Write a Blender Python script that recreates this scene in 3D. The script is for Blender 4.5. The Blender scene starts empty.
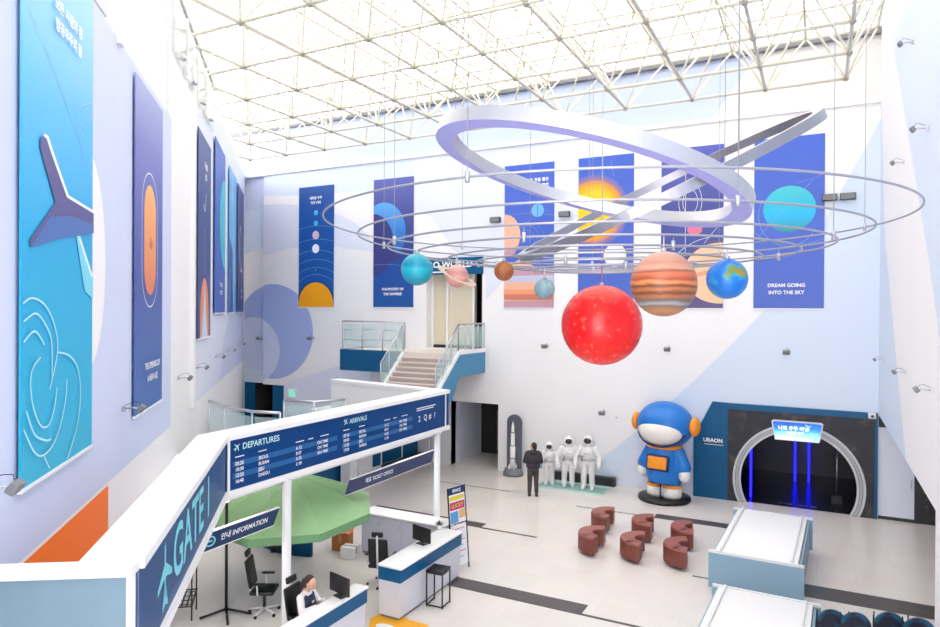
import bpy, bmesh, math, random
from mathutils import Vector, Matrix
random.seed(7)
SC = bpy.context.scene
COL = SC.collection
PI = math.pi
# ------------------------------------------------------------------ camera
FPX, H = 667.0, 6.1
YAW, PITCH, ROLL = math.radians(27.6), -2.5/667, math.radians(-.33)
fw = Vector((-math.sin(YAW)*math.cos(PITCH), math.cos(YAW)*math.cos(PITCH), math.sin(PITCH)))
r0 = Vector((math.cos(YAW), math.sin(YAW), 0)); u0 = r0.cross(fw)
rt = math.cos(ROLL)*r0 - math.sin(ROLL)*u0
up = math.sin(ROLL)*r0 + math.cos(ROLL)*u0
CAM = Vector((0, 0, H))
cd = bpy.data.cameras.new('camera'); cam = bpy.data.objects.new('camera', cd); COL.objects.link(cam)
cd.sensor_width = 36; cd.lens = FPX*36/940; cd.clip_start = .05; cd.clip_end = 300
m = Matrix.Identity(4)
for i in range(3):
    m[i][0], m[i][1], m[i][2], m[i][3] = rt[i], up[i], -fw[i], CAM[i]
cam.matrix_world = m
SC.camera = cam
# ------------------------------------------------------------------ sky and exposure
W = bpy.data.worlds.new('sky'); SC.world = W; W.use_nodes = True
bg = W.node_tree.nodes['Background']
bg.inputs[1].default_value = 1.0
wn = W.node_tree; wt = wn.nodes.new('ShaderNodeTexCoord'); wx = wn.nodes.new('ShaderNodeSeparateXYZ'); wr_ = wn.nodes.new('ShaderNodeValToRGB')
wn.links.new(wt.outputs['Generated'], wx.inputs[0]); wn.links.new(wx.outputs[2], wr_.inputs[0]); wn.links.new(wr_.outputs[0], bg.inputs[0])
for k_, (p_, v_) in enumerate(((0, 3.2), (.25, 3.5), (.6, 1.55))):        # overcast sky, brighter towards the horizon
    if k_ > 1: wr_.color_ramp.elements.new(p_)
    wr_.color_ramp.elements[k_].position = p_; wr_.color_ramp.elements[k_].color = (v_, v_*.985, v_*.965, 1)
SC.view_settings.view_transform = 'Standard'; SC.view_settings.look = 'None'
SC.view_settings.gamma = 1; SC.view_settings.use_curve_mapping = False
SC.view_settings.exposure = 0.88

# ------------------------------------------------------------------ helpers
def ray(x, y): return fw + (x-470)/FPX*rt - (y-313.5)/FPX*up
def on_z(x, y, z): d = ray(x, y); return CAM + d*((z-H)/d.z)
def on_y(x, y, Y): d = ray(x, y); return CAM + d*(Y/d.y)
def on_x(x, y, X): d = ray(x, y); return CAM + d*(X/d.x)
def lin(c): c = c/255; return c/12.92 if c <= .04045 else ((c+.055)/1.055)**2.4
def rgb(c): return (lin(c[0]), lin(c[1]), lin(c[2]), 1)
MATS = {}
def mat(name, c, rough=.5, metal=0, emit=0, var=0, spec=.5, scale=6):
    if name in MATS: return MATS[name]
    M = bpy.data.materials.new(name); M.use_nodes = True; MATS[name] = M
    nt = M.node_tree; b = nt.nodes['Principled BSDF']
    b.inputs['Base Color'].default_value = rgb(c); b.inputs['Roughness'].default_value = rough
    b.inputs['Metallic'].default_value = metal; b.inputs['Specular IOR Level'].default_value = spec
    if emit:
        b.inputs['Emission Color'].default_value = rgb(c); b.inputs['Emission Strength'].default_value = emit
    if var:
        tc = nt.nodes.new('ShaderNodeTexCoord'); nz = nt.nodes.new('ShaderNodeTexNoise')
        nz.inputs['Scale'].default_value = scale; nt.links.new(tc.outputs['Object'], nz.inputs['Vector'])
        mx = nt.nodes.new('ShaderNodeMix'); mx.data_type = 'RGBA'
        mx.inputs[6].default_value = rgb([max(0, v-var) for v in c]); mx.inputs[7].default_value = rgb([min(255, v+var) for v in c])
        nt.links.new(nz.outputs['Fac'], mx.inputs[0]); nt.links.new(mx.outputs[2], b.inputs['Base Color'])
    return M
def ramp_mat(name, stops, axis=2, lo=0, hi=1, rough=.45, noise=0, nscale=(2, 2, 2), emit=0, detail=2):
    """printed colour running along one object axis"""
    if name in MATS: return MATS[name]
    M = bpy.data.materials.new(name); M.use_nodes = True; MATS[name] = M
    nt = M.node_tree; b = nt.nodes['Principled BSDF']; b.inputs['Roughness'].default_value = rough
    tc = nt.nodes.new('ShaderNodeTexCoord'); sp = nt.nodes.new('ShaderNodeSeparateXYZ')
    nt.links.new(tc.outputs['Object'], sp.inputs[0])
    mr = nt.nodes.new('ShaderNodeMapRange'); mr.inputs[1].default_value = lo; mr.inputs[2].default_value = hi
    src = sp.outputs[axis]
    if noise:
        mp = nt.nodes.new('ShaderNodeMapping'); mp.inputs['Scale'].default_value = nscale
        nz = nt.nodes.new('ShaderNodeTexNoise'); nz.inputs['Scale'].default_value = 1; nz.inputs['Detail'].default_value = detail
        nt.links.new(tc.outputs['Object'], mp.inputs[0]); nt.links.new(mp.outputs[0], nz.inputs['Vector'])
        ma = nt.nodes.new('ShaderNodeMath'); ma.operation = 'MULTIPLY_ADD'; ma.inputs[1].default_value = noise
        nt.links.new(nz.outputs['Fac'], ma.inputs[0]); nt.links.new(src, ma.inputs[2])
        ms = nt.nodes.new('ShaderNodeMath'); ms.operation = 'SUBTRACT'; ms.inputs[1].default_value = noise/2
        nt.links.new(ma.outputs[0], ms.inputs[0]); src = ms.outputs[0]
    nt.links.new(src, mr.inputs[0])
    cr = nt.nodes.new('ShaderNodeValToRGB'); e = cr.color_ramp.elements
    while len(e) < len(stops): e.new(.5)
    for k, (p, c) in enumerate(stops): e[k].position = p; e[k].color = rgb(c)
    nt.links.new(mr.outputs[0], cr.inputs[0]); nt.links.new(cr.outputs[0], b.inputs['Base Color'])
    if emit:
        nt.links.new(cr.outputs[0], b.inputs['Emission Color']); b.inputs['Emission Strength'].default_value = emit
    return M
def noise_mat(name, stops, scale=4, rough=.5, voronoi=False, detail=4, bump=0):
    if name in MATS: return MATS[name]
    M = bpy.data.materials.new(name); M.use_nodes = True; MATS[name] = M
    nt = M.node_tree; b = nt.nodes['Principled BSDF']; b.inputs['Roughness'].default_value = rough
    tc = nt.nodes.new('ShaderNodeTexCoord')
    nz = nt.nodes.new('ShaderNodeTexVoronoi' if voronoi else 'ShaderNodeTexNoise'); nz.inputs['Scale'].default_value = scale
    if not voronoi: nz.inputs['Detail'].default_value = detail
    nt.links.new(tc.outputs['Object'], nz.inputs['Vector'])
    cr = nt.nodes.new('ShaderNodeValToRGB'); e = cr.color_ramp.elements
    while len(e) < len(stops): e.new(.5)
    for k, (p, c) in enumerate(stops): e[k].position = p; e[k].color = rgb(c)
    nt.links.new(nz.outputs[0], cr.inputs[0]); nt.links.new(cr.outputs[0], b.inputs['Base Color'])
    if bump:
        bp = nt.nodes.new('ShaderNodeBump'); bp.inputs['Strength'].default_value = bump; bp.inputs['Distance'].default_value = .02
        nt.links.new(nz.outputs[0], bp.inputs['Height']); nt.links.new(bp.outputs[0], b.inputs['Normal'])
    return M
def glass_mat(name, c, alpha=.25, rough=.05):
    if name in MATS: return MATS[name]
    M = bpy.data.materials.new(name); M.use_nodes = True; MATS[name] = M
    nt = M.node_tree; b = nt.nodes['Principled BSDF']
    b.inputs['Base Color'].default_value = rgb(c); b.inputs['Roughness'].default_value = rough; b.inputs['Alpha'].default_value = alpha
    return M

class MB:
    def __init__(s): s.v = []; s.f = []; s.mi = []; s.sm = []
    def add(s, vs, fs, mi=0, sm=False):
        o = len(s.v); s.v += [tuple(p) for p in vs]
        for f in fs: s.f.append(tuple(i+o for i in f)); s.mi.append(mi); s.sm.append(sm)
        return s
    def box(s, x0, x1, y0, y1, z0, z1, mi=0, M=None):
        vs = [Vector(p) for p in ((x0,y0,z0),(x1,y0,z0),(x1,y1,z0),(x0,y1,z0),(x0,y0,z1),(x1,y0,z1),(x1,y1,z1),(x0,y1,z1))]
        if M: vs = [M @ p for p in vs]
        return s.add(vs, [(3,2,1,0),(4,5,6,7),(0,1,5,4),(1,2,6,5),(2,3,7,6),(3,0,4,7)], mi)
    def rbox(s, x0, x1, y0, y1, z0, z1, r=.02, mi=0, M=None, seg=2):
        bm = bmesh.new(); bmesh.ops.create_cube(bm, size=1)
        for v in bm.verts: v.co = Vector(((x0+x1)/2+v.co.x*(x1-x0), (y0+y1)/2+v.co.y*(y1-y0), (z0+z1)/2+v.co.z*(z1-z0)))
        bmesh.ops.bevel(bm, geom=list(bm.edges), offset=r, segments=seg, affect='EDGES', profile=.5)
        bm.verts.index_update()
        vs = [(M @ v.co if M else v.co.copy()) for v in bm.verts]; fs = [tuple(v.index for v in f.verts) for f in bm.faces]
        bm.free(); return s.add(vs, fs, mi, True)
    def bar(s, a, b, w, h, mi=0, upv=(0,0,1)):
        a, b = Vector(a), Vector(b); d = (b-a).normalized(); U = Vector(upv)
        if abs(d.dot(U)) > .98: U = Vector((1,0,0))
        sd = d.cross(U).normalized(); U = sd.cross(d)
        vs = []
        for p in (a, b):
            for q, t in ((-1,-1),(1,-1),(1,1),(-1,1)): vs.append(p+sd*q*w/2+U*t*h/2)
        return s.add(vs, [(3,2,1,0),(4,5,6,7),(0,1,5,4),(1,2,6,5),(2,3,7,6),(3,0,4,7)], mi)
    def tube(s, a, b, r, r2=None, n=8, mi=0, cap=True):
        a, b = Vector(a), Vector(b); r2 = r if r2 is None else r2
        d = (b-a).normalized(); U = Vector((0,0,1)) if abs(d.z) < .9 else Vector((1,0,0))
        x = d.cross(U).normalized(); y = d.cross(x); vs = []
        for p, R in ((a, r), (b, r2)):
            for k in range(n):
                t = 2*PI*k/n; vs.append(p+(x*math.cos(t)+y*math.sin(t))*R)
        fs = [(k, k+n, (k+1) % n+n, (k+1) % n) for k in range(n)]
        s.add(vs, fs, mi, True)
        if cap:
            s.add(vs[:n], [tuple(range(n))], mi); s.add(vs[n:], [tuple(range(n-1, -1, -1))], mi)
        return s
    def path(s, pts, r, n=8, closed=False, mi=0):
        pts = [Vector(p) for p in pts]; N = len(pts); vs = []; px = None
        for i, p in enumerate(pts):
            if closed: t = pts[(i+1) % N]-pts[i-1]
            else: t = pts[min(i+1, N-1)]-pts[max(i-1, 0)]
            t.normalize()
            if px is None:
                U = Vector((0,0,1)) if abs(t.z) < .9 else Vector((1,0,0)); px = t.cross(U).normalized()
            px = (px-t*px.dot(t)).normalized(); py = t.cross(px)
            R = r[i] if isinstance(r, (list, tuple)) else r
            for k in range(n):
                a = 2*PI*k/n; vs.append(p+(px*math.cos(a)+py*math.sin(a))*R)
        fs = []
        for i in range(N if closed else N-1):
            j = (i+1) % N
            for k in range(n): fs.append((i*n+k, j*n+k, j*n+(k+1) % n, i*n+(k+1) % n))
        s.add(vs, fs, mi, True)
        if not closed:
            s.add(vs[:n], [tuple(range(n))], mi); s.add(vs[-n:], [tuple(range(n-1, -1, -1))], mi)
        return s
    def ball(s, c, r, nu=20, nv=12, mi=0, M=None):
        c = Vector(c); R = Vector(r) if isinstance(r, (tuple, list, Vector)) else Vector((r, r, r)); vs = []; fs = []
        for i in range(nv+1):
            ph = PI*i/nv
            for k in range(nu):
                t = 2*PI*k/nu; p = Vector((R.x*math.sin(ph)*math.cos(t), R.y*math.sin(ph)*math.sin(t), R.z*math.cos(ph)))
                vs.append(c+(M @ p if M else p))
        for i in range(nv):
            for k in range(nu): fs.append((i*nu+k, (i+1)*nu+k, (i+1)*nu+(k+1) % nu, i*nu+(k+1) % nu))
        return s.add(vs, fs, mi, True)
    def capsule(s, a, b, ra, rb, n=12, mi=0):
        s.ball(a, ra, n, 8, mi); s.ball(b, rb, n, 8, mi); return s.tube(a, b, ra, rb, n, mi, False)
    def lathe(s, prof, c=(0,0,0), n=24, mi=0, sm=True):
        c = Vector(c); vs = []; fs = []
        for (r, z) in prof:
            for k in range(n):
                t = 2*PI*k/n; vs.append(c+Vector((r*math.cos(t), r*math.sin(t), z)))
        for i in range(len(prof)-1):
            for k in range(n): fs.append((i*n+k, i*n+(k+1) % n, (i+1)*n+(k+1) % n, (i+1)*n+k))
        return s.add(vs, fs, mi, sm)
    def prism(s, poly, fn, d0, d1, mi=0, sm=False):
        """poly: 2D outline, fn(u, v, d) -> 3D"""
        n = len(poly); vs = [fn(u, v, d0) for u, v in poly]+[fn(u, v, d1) for u, v in poly]
        s.add(vs, [tuple(range(n-1, -1, -1)), tuple(range(n, 2*n))], mi)
        return s.add(vs, [(k, (k+1) % n, (k+1) % n+n, k+n) for k in range(n)], mi, sm)
    def flat(s, poly, fn, d, mi=0): return s.add([fn(u, v, d) for u, v in poly], [tuple(range(len(poly)))], mi)
    def mesh(s, name, mats):
        me = bpy.data.meshes.new(name); me.from_pydata(s.v, [], s.f)
        for M in (mats if isinstance(mats, (list, tuple)) else [mats]): me.materials.append(M)
        me.polygons.foreach_set('material_index', s.mi); me.polygons.foreach_set('use_smooth', s.sm)
        bm = bmesh.new(); bm.from_mesh(me); bmesh.ops.remove_doubles(bm, verts=bm.verts, dist=1e-5)
        bmesh.ops.dissolve_degenerate(bm, dist=1e-6, edges=bm.edges)
        bm.to_mesh(me); bm.free(); me.update(); return me
    def build(s, name, mats, parent=None, recalc=True):
        me = s.mesh(name, mats)
        if recalc:
            bm = bmesh.new(); bm.from_mesh(me); bmesh.ops.recalc_face_normals(bm, faces=bm.faces); bm.to_mesh(me); bm.free()
        o = bpy.data.objects.new(name, me); COL.objects.link(o)
        if parent: o.parent = parent
        return o
def thing(name, label, cat, loc=(0,0,0), rz=0, group=None):
    o = bpy.data.objects.new(name, None); COL.objects.link(o); o.empty_display_size = .2
    o.location = loc; o.rotation_euler = (0, 0, rz); return tag(o, label, cat, group)
def tag(o, label, cat, group=None):
    o['label'] = label; o['category'] = cat
    if group: o['group'] = group
    return o
def KIDS():
    d = {}
    for o in COL.objects:
        if o.parent: d.setdefault(o.parent, []).append(o)
    return d
def dup(root, loc, rz, label, group=None):
    kd = KIDS()
    def rec(o, par):
        c = o.copy(); COL.objects.link(c); c.parent = par
        for k in kd.get(o, []): rec(k, c)
        return c
    r = rec(root, None); r.location = loc; r.rotation_euler = (0, 0, rz); r['label'] = label
    if group: r['group'] = group
    return r
def struct(o, label=None):
    o['kind'] = 'structure'
    if label: o['label'] = label
    return o
def sempty(name, label=None):
    o = bpy.data.objects.new(name, None); COL.objects.link(o); return struct(o, label)
def fuse(mb, voxel, name, mats, parent=None, smooth=4):
    """melt overlapping volumes into one continuous surface"""
    t = mb.build('tmp', mats)
    md = t.modifiers.new('r', 'REMESH'); md.mode = 'VOXEL'; md.voxel_size = voxel; md.use_smooth_shade = True
    if smooth:
        ms = t.modifiers.new('s', 'SMOOTH'); ms.iterations = smooth; ms.factor = .5
    bpy.context.view_layer.update(); dg = bpy.context.evaluated_depsgraph_get()
    me = bpy.data.meshes.new_from_object(t.evaluated_get(dg)); bpy.data.objects.remove(t)
    me.name = name; me.materials.clear()
    for M in (mats if isinstance(mats, (list, tuple)) else [mats]): me.materials.append(M)
    o = bpy.data.objects.new(name, me); COL.objects.link(o)
    if parent: o.parent = parent
    return o
def text_poly(txt, size, align='CENTER', bold=0, space=1.0):
    cu = bpy.data.curves.new('txt', 'FONT'); cu.body = txt; cu.size = size; cu.align_x = align; cu.align_y = 'CENTER'
    cu.offset = bold; cu.resolution_u = 3; cu.space_character = space
    t = bpy.data.objects.new('txt', cu); COL.objects.link(t); bpy.context.view_layer.update()
    dg = bpy.context.evaluated_depsgraph_get(); me = bpy.data.meshes.new_from_object(t.evaluated_get(dg))
    vs = [tuple(v.co) for v in me.vertices]; fs = [tuple(p.vertices) for p in me.polygons]
    bpy.data.objects.remove(t); bpy.data.curves.remove(cu); bpy.data.meshes.remove(me); return vs, fs
def add_text(mb, txt, size, fn, u, v, d, mi=0, align='CENTER', bold=0, slant=0, sx=1, space=1.0):
    vs, fs = text_poly(txt, size, align, bold, space)
    mb.add([fn(u+(x+slant*y)*sx, v+y, d) for x, y, _ in vs], fs, mi)
def clip(poly, x0, x1, y0, y1):
    def half(P, ax, lim, keep_less):
        out = []
        for i in range(len(P)):
            a, b = P[i-1], P[i]; ia = a[ax] <= lim if keep_less else a[ax] >= lim; ib = b[ax] <= lim if keep_less else b[ax] >= lim
            if ia != ib:
                t = (lim-a[ax])/(b[ax]-a[ax]); out.append((a[0]+t*(b[0]-a[0]), a[1]+t*(b[1]-a[1])))
            if ib: out.append(b)
        return out
    P = list(poly)
    for ax, lim, kl in ((0, x0, False), (0, x1, True), (1, y0, False), (1, y1, True)):
        if P: P = half(P, ax, lim, kl)
    return P
def circ(cx, cy, rx, ry=None, a0=0, a1=360, n=48):
    ry = rx if ry is None else ry; N = n if a1-a0 >= 359 else n+1
    return [(cx+rx*math.cos(math.radians(a0+(a1-a0)*k/n)), cy+ry*math.sin(math.radians(a0+(a1-a0)*k/n))) for k in range(N)]
class Art:
    """flat printed shapes stacked on one panel of the size x0..x1, y0..y1"""
    def __init__(s, x0, x1, y0, y1, fn, base=0, thick=.02, step=.0015):
        s.w = (x0, x1, y0, y1); s.fn = fn; s.mb = MB(); s.k = 0; s.step = step
        s.mb.prism([(x0,y0),(x1,y0),(x1,y1),(x0,y1)], fn, -thick, 0, base)
    def poly(s, P, mi):
        s.k += 1; P = clip(P, *s.w)
        if len(P) > 2: s.mb.flat(P, s.fn, s.k*s.step, mi)
    def line(s, pts, w, mi, closed=False):
        s.k += 1; N = len(pts)
        for i in range(N if closed else N-1):
            a, b = Vector(pts[i]), Vector(pts[(i+1) % N]); d = (b-a)
            if d.length < 1e-6: continue
            d.normalize(); nrm = Vector((-d.y, d.x))*w/2; e = d*w*.2
            P = clip([tuple(a-e+nrm), tuple(a-e-nrm), tuple(b+e-nrm), tuple(b+e+nrm)], *s.w)
            if len(P) > 2: s.mb.flat(P, s.fn, s.k*s.step, mi)
    def text(s, txt, size, u, v, mi, **kw):
        s.k += 1; add_text(s.mb, txt, size, s.fn, u, v, s.k*s.step, mi, **kw)
def face_fn(u, v, d): return Vector((u, -d, v))                  # faces local -y

# ------------------------------------------------------------------ materials
M_white = mat('white_paint', (241,240,244), .6, var=3, scale=.6)
M_white2 = mat('bright_white_paint', (240,240,242), .5)
M_lav = mat('lavender_paint', (206,215,243), .6, var=3, scale=.5)
M_lav2 = mat('pale_lavender_paint', (222,227,246), .6)
M_peri = mat('periwinkle_paint', (165,182,232), .6)
M_ice = mat('ice_blue_paint', (214,226,246), .6)
M_orange = mat('orange_paint', (255,120,0), .5, spec=.2)
M_teal = mat('teal_blue_laminate', (0,86,134), .4, var=4, spec=.3)
M_teal_lit = mat('teal_blue_lit_laminate', (56,132,176), .45)  # same teal laminate, light falling on the stair side painted into its colour
M_navy = mat('navy_panel', (0,62,124), .4, var=3, spec=.25)
M_gate = mat('gate_blue_panel', (20,74,128), .4, var=3, spec=.25)
M_frost = mat('grey_blue_panel', (142,174,196), .5, var=3, spec=.3)
M_grey = mat('mid_grey', (120,122,128), .5)
M_dark = mat('charcoal', (40,42,48), .5)
M_black = mat('black_plastic', (18,19,22), .4)
M_steel = mat('brushed_steel', (190,192,198), .3, .9)
M_steel_w = mat('white_coated_steel', (226,228,232), .35)
M_frame = mat('cream_coated_tube', (218,214,202), .5)
M_glass = glass_mat('pale_green_glass', (196,226,226), .32)
M_cyan = mat('cyan_lettering', (120,215,232), .4)
M_let = mat('white_lettering', (245,246,250), .5)
M_cable = mat('thin_cable', (150,152,160), .5)

# ================================================================== SETTING
YW, XR = 23.2, 1.6
LP = Vector((-9.56, 6.84, 0)); LD = Vector((-.6689, .7434, 0)); LN = Vector((.7434, .6689, 0)); LRZ = math.radians(131.98)
def left_pt(s, z, off=0): return LP+LD*s+LN*off+Vector((0,0,z))

# floor: large pale polished tiles
Mf = bpy.data.materials.new('polished_pale_tile'); Mf.use_nodes = True
nt = Mf.node_tree; b = nt.nodes['Principled BSDF']; b.inputs['Roughness'].default_value = .22
tc = nt.nodes.new('ShaderNodeTexCoord'); br = nt.nodes.new('ShaderNodeTexBrick')
br.offset = 0; br.inputs['Scale'].default_value = 1; br.inputs['Brick Width'].default_value = .8; br.inputs['Row Height'].default_value = .8
br.inputs['Mortar Size'].default_value = .006; br.inputs['Color1'].default_value = rgb((233,226,223)); br.inputs['Color2'].default_value = rgb((229,222,219)); br.inputs['Mortar'].default_value = rgb((223,216,213))
nz = nt.nodes.new('ShaderNodeTexNoise'); nz.inputs['Scale'].default_value = 1.3; nz.inputs['Detail'].default_value = 5
mx = nt.nodes.new('ShaderNodeMix'); mx.data_type = 'RGBA'; mx.blend_type = 'MULTIPLY'; mx.inputs[0].default_value = .12
nt.links.new(tc.outputs['Object'], br.inputs['Vector']); nt.links.new(tc.outputs['Object'], nz.inputs['Vector'])
nt.links.new(br.outputs['Color'], mx.inputs[6]); nt.links.new(nz.outputs['Color'], mx.inputs[7]); nt.links.new(mx.outputs[2], b.inputs['Base Color'])
o = MB().box(-27, 5, -6, 27, -.2, 0).build('floor', Mf); struct(o)
M_stripe = mat('dark_stone_inlay', (82,76,76), .35, var=8)
k = 0
for (x0, x1, y0, y1) in ((-7.7,-4.2,12.9,13.42), (-4.2,-1.3,12.9,12.99), (-12.2,-8.4,16.76,17.18), (-8.4,-6.7,16.74,16.83),
                         (-4.3,-1.9,20.05,20.5), (-6.7,-4.3,20.05,20.12), (-.25,2.4,16.05,16.8), (-2.55,-1.9,16.03,16.1), (-12,-9.2,20.6,20.66)):
    k += 1; struct(MB().box(x0, x1, y0, y1, -.05, .003).build('trim_%d' % k, M_stripe))

# back wall with openings, painted with big soft shapes
def wall_cells(x0, x1, z0, z1, holes):
    xs = sorted({x0, x1, *[h[0] for h in holes], *[h[1] for h in holes]}); cells = []
    for a, b_ in zip(xs, xs[1:]):
        zz = [(h[2], h[3]) for h in holes if h[0] <= a+1e-6 and h[1] >= b_-1e-6]; z = z0
        for h0, h1 in sorted(zz):
            if h0 > z: cells.append((a, b_, z, h0))
            z = max(z, h1)
        if z < z1: cells.append((a, b_, z, z1))
    return cells
holes = [(-23.05,-21.75,0,2.62), (-14.2,-11.6,4.6,7.72), (-12.9,-10.88,0,2.52), (-2.22,1.08,0,2.36)]
wb = MB(); cells = wall_cells(-23.05, XR, 0, 12.4, holes)
def fnb(u, v, d): return Vector((u, YW-d, v))
shapes = []
def pxy(pts): return [(lambda p: (p.x, p.z))(on_y(x, y, YW)) for x, y in pts]
shapes.append((1, [(-24,11.5),(-24,12.4),(-9,12.4),(-9.5,11.2),(-11,9.6),(-14,10.7),(-17.5,11.2),(-21,11.3)]))
shapes.append((2, [(-24,8.6)]+circ(-23.2,8.6,6.4,2.4,100,0,20)+[(-19.5,9.0),(-21.5,8.9),(-24,8.5)]))
shapes.append((2, pxy([(414,212),(433,217),(445,237),(452,250),(485,262),(486,300),(500,285),(520,262),(560,230),(600,200),(600,110),(414,150)])))
shapes.append((3, circ(-22.5,5.1,2.45,2.2)))
shapes.append((4, circ(-23.75,4.2,1.75,1.55)))
shapes.append((2, pxy([(240,415),(255,395),(300,378),(345,364),(372,360),(372,430),(240,440)])))
arc = pxy([(881,118),(868,143),(847,180),(825,220),(797,266),(764,311),(731,345),(695,380),(646,424),(606,455),(594,470),(600,487),(640,512),(720,520),(890,540)])
shapes.append((1, arc))
shapes.append((2, pxy([(612,487),(645,430),(715,420),(715,512)])))
for (a, b_, c, d) in cells:
    wb.prism([(a,c),(b_,c),(b_,d),(a,d)], fnb, -.3, 0, 0)
    for n_, (mi, P) in enumerate(shapes):
        Q = clip(P, a, b_, c, d)
        if len(Q) > 2: wb.flat(Q, fnb, .003+.002*n_, mi)
struct(wb.build('wall_back', [M_white, M_ice, M_lav2, M_peri, M_lav]))
# side strip left of the cladding, recessed
wl = MB(); fn2 = lambda u, v, d: Vector((u, YW+.35-d, v))
for (a, b_, c, d) in wall_cells(-27, -22.7, 0, 14.6, [(-24.6,-22.7,0,2.62)]):
    wl.prism([(a,c),(b_,c),(b_,d),(a,d)], fn2, -.2, 0, 0)
    for n_, (mi, P) in enumerate(((1, [(-27,10.9),(-22,10.9),(-22,14.6),(-27,14.6)]), (2, circ(-22.7,5.1,2.45,2.2)), (1, circ(-23.95,4.2,1.75,1.55)), (3, [(-27,3.6),(-22,3.0),(-22,2),(-27,2)]), (3, [(-27,8.2),(-22,9.4),(-22,10.9),(-27,10.9)]))):
        Q = clip(P, a, b_, c, d)
        if len(Q) > 2: wl.flat(Q, fn2, .003+.002*n_, mi)
struct(wl.build('wall_back_recess', [M_white, M_lav, M_peri, M_ice]))
wu = MB(); fn3 = lambda u, v, d: Vector((u, YW+.12-d, v))
wu.prism([(-27,12.4),(5,12.4),(5,15.2),(-27,15.2)], fn3, -.3, 0, 0)
wu.flat([(-27,12.4),(-3.3,12.4),(-1.6,14.6),(-27,14.6)], fn3, .003, 1)
struct(wu.build('wall_back_upper', [mat('upper_white_paint', (224,222,226), .6), mat('upper_blue_paint', (190,203,238), .6)]))
struct(MB().box(-23.2, XR, YW-.09, YW+.12, 12.36, 12.5).build('trim_20', M_white2))
struct(MB().box(-27, XR, YW-.1, YW+.15, 14.42, 14.6).build('trim_21', M_grey))

# right wall: hangs over a passage, then comes down as a pier
wr = MB(); fnr = lambda u, v, d: Vector((XR-d, u, v))
for (a, b_, c, d) in ((-6,12.3,0,15.2), (12.3,23.6,3.1,15.2)):
    wr.prism([(a,c),(b_,c),(b_,d),(a,d)], fnr, -.3, 0, 0)
    for n_, (mi, P) in enumerate(((1, [(23.6,8.6),(23.6,3.1),(20,3.1),(16.2,3.1),(21.6,8.2),(23.0,12.2)]), (1, [(22.2,15.2),(20.5,13.6),(13.2,7.0),(9.5,3.0),(4,0),(2,0),(2,15.2)]))):
        Q = clip(P, a, b_, c, d)
        if len(Q) > 2: wr.flat(Q, fnr, .003+.002*n_, mi)
struct(wr.build('wall_right', [M_white, M_ice]))
struct(MB().box(XR+.3, 5, 5, 27, 3.1, 3.3).build('ceiling_passage', M_white))
struct(MB().box(4.7, 5, 5, 27, 0, 3.1).build('wall_passage', M_white))
struct(MB().box(2.62, 4.7, YW, YW+.3, 0, 3.1).box(XR, 2.62, YW, YW+.3, 2.72, 3.1).build('wall_passage_end', M_dark))
d_ = sempty('door_1', 'white flush door at the end of the passage')
MB().box(1.6, 2.5, YW-.02, YW+.1, .1, 2.72).build('leaf', M_lav2, d_)
MB().box(1.6, 2.62, YW-.01, YW+.15, 0, .1).box(2.5, 2.62, YW-.03, YW+.1, 0, 2.72).build('frame', M_dark, d_)
MB().tube((2.42,YW-.05,1.0),(2.42,YW-.05,1.25),.012).build('handle', M_steel, d_)

# left wall: lavender cladding up to 10 m, glazed clerestory above
wl = MB(); fnl = lambda u, v, d: left_pt(u, v, d)
wl.prism([(-9,0),(3.2,0),(3.2,9.98),(-9,9.98)], fnl, -.5, 0, 0)
wl.prism([(3.2,0),(22.75,0),(22.75,12.56),(3.2,12.56)], fnl, -.5, -.02, 1)
lw = [(1, [(-9,0),(22,0),(22,3.72),(-9,3.72)]), (3, [(-4.3,1.2),(-1.38,1.2),(-1.38,3.68),(-4.3,3.68)]), (1, circ(-2.35,6.7,.78,1.35)), (2, [(-9,3.72),(-4.9,3.72),(-3.9,9.98),(-9,9.98)]), (1, [(3.2,3.72),(3.9,3.72),(3.2,9.98)])]
for n_, (mi, P) in enumerate(lw[:3]):
    Q = clip(P, -9, 3.2, 0, 9.98)
    if len(Q) > 2: wl.flat(Q, fnl, .003+.002*n_, mi)
wl.flat([(6.0,3.72),(22,3.72),(22,12.5),(9.6,12.5),(9.6,11.6),(6.0,11.0)], fnl, -.016, 4)
wl.flat(clip(circ(18,3.0,6,3.2), 3.2, 22, 3.72, 12), fnl, -.013, 0)
struct(wl.build('wall_left', [M_lav, M_white, M_peri, M_orange, M_lav2]))
struct(MB().prism([(-9,9.9),(3.2,9.9),(3.2,15.2),(-9,15.2)], fnl, -.5, -.06, 0).build('wall_left_upper', M_white2))
w_ = sempty('window_1', 'frosted window high on the left wall beside white fin')
MB().prism([(-3.2,10.1),(-1.35,10.1),(-1.35,14.4),(-3.2,14.4)], fnl, -.08, -.04, 0).build('pane', mat('frosted_pane', (196,200,214), .3), w_)
MB().prism([(-1.0,9.9),(-.8,9.9),(-.8,14.4),(-1.0,14.4)], fnl, -.06, .06, 0).build('fin', M_white2, w_)
MB().prism([(3.0,9.9),(3.05,9.9),(3.05,13.2),(3.0,13.2)], fnl, -.06, .0, 0).build('edge_post', M_steel_w, w_)
w_ = sempty('window_2', 'glazed clerestory band on the far left wall')
MB().prism([(3.3,11.4),(9.6,11.4),(9.6,12.7),(3.3,12.7)], fnl, .02, .05, 0).build('pane', glass_mat('clerestory_glass', (226,240,242), .3), w_)
q = MB()
for s_ in (4.8,6.4,8.0): q.prism([(s_,11.35),(s_+.05,11.35),(s_+.05,12.7),(s_,12.7)], fnl, .0, .07, 0)
q.prism([(3.3,12.7),(10,12.7),(10,12.8),(3.3,12.8)], fnl, .0, .06, 1).build('frame', [M_steel_w, M_grey], w_)
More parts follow.
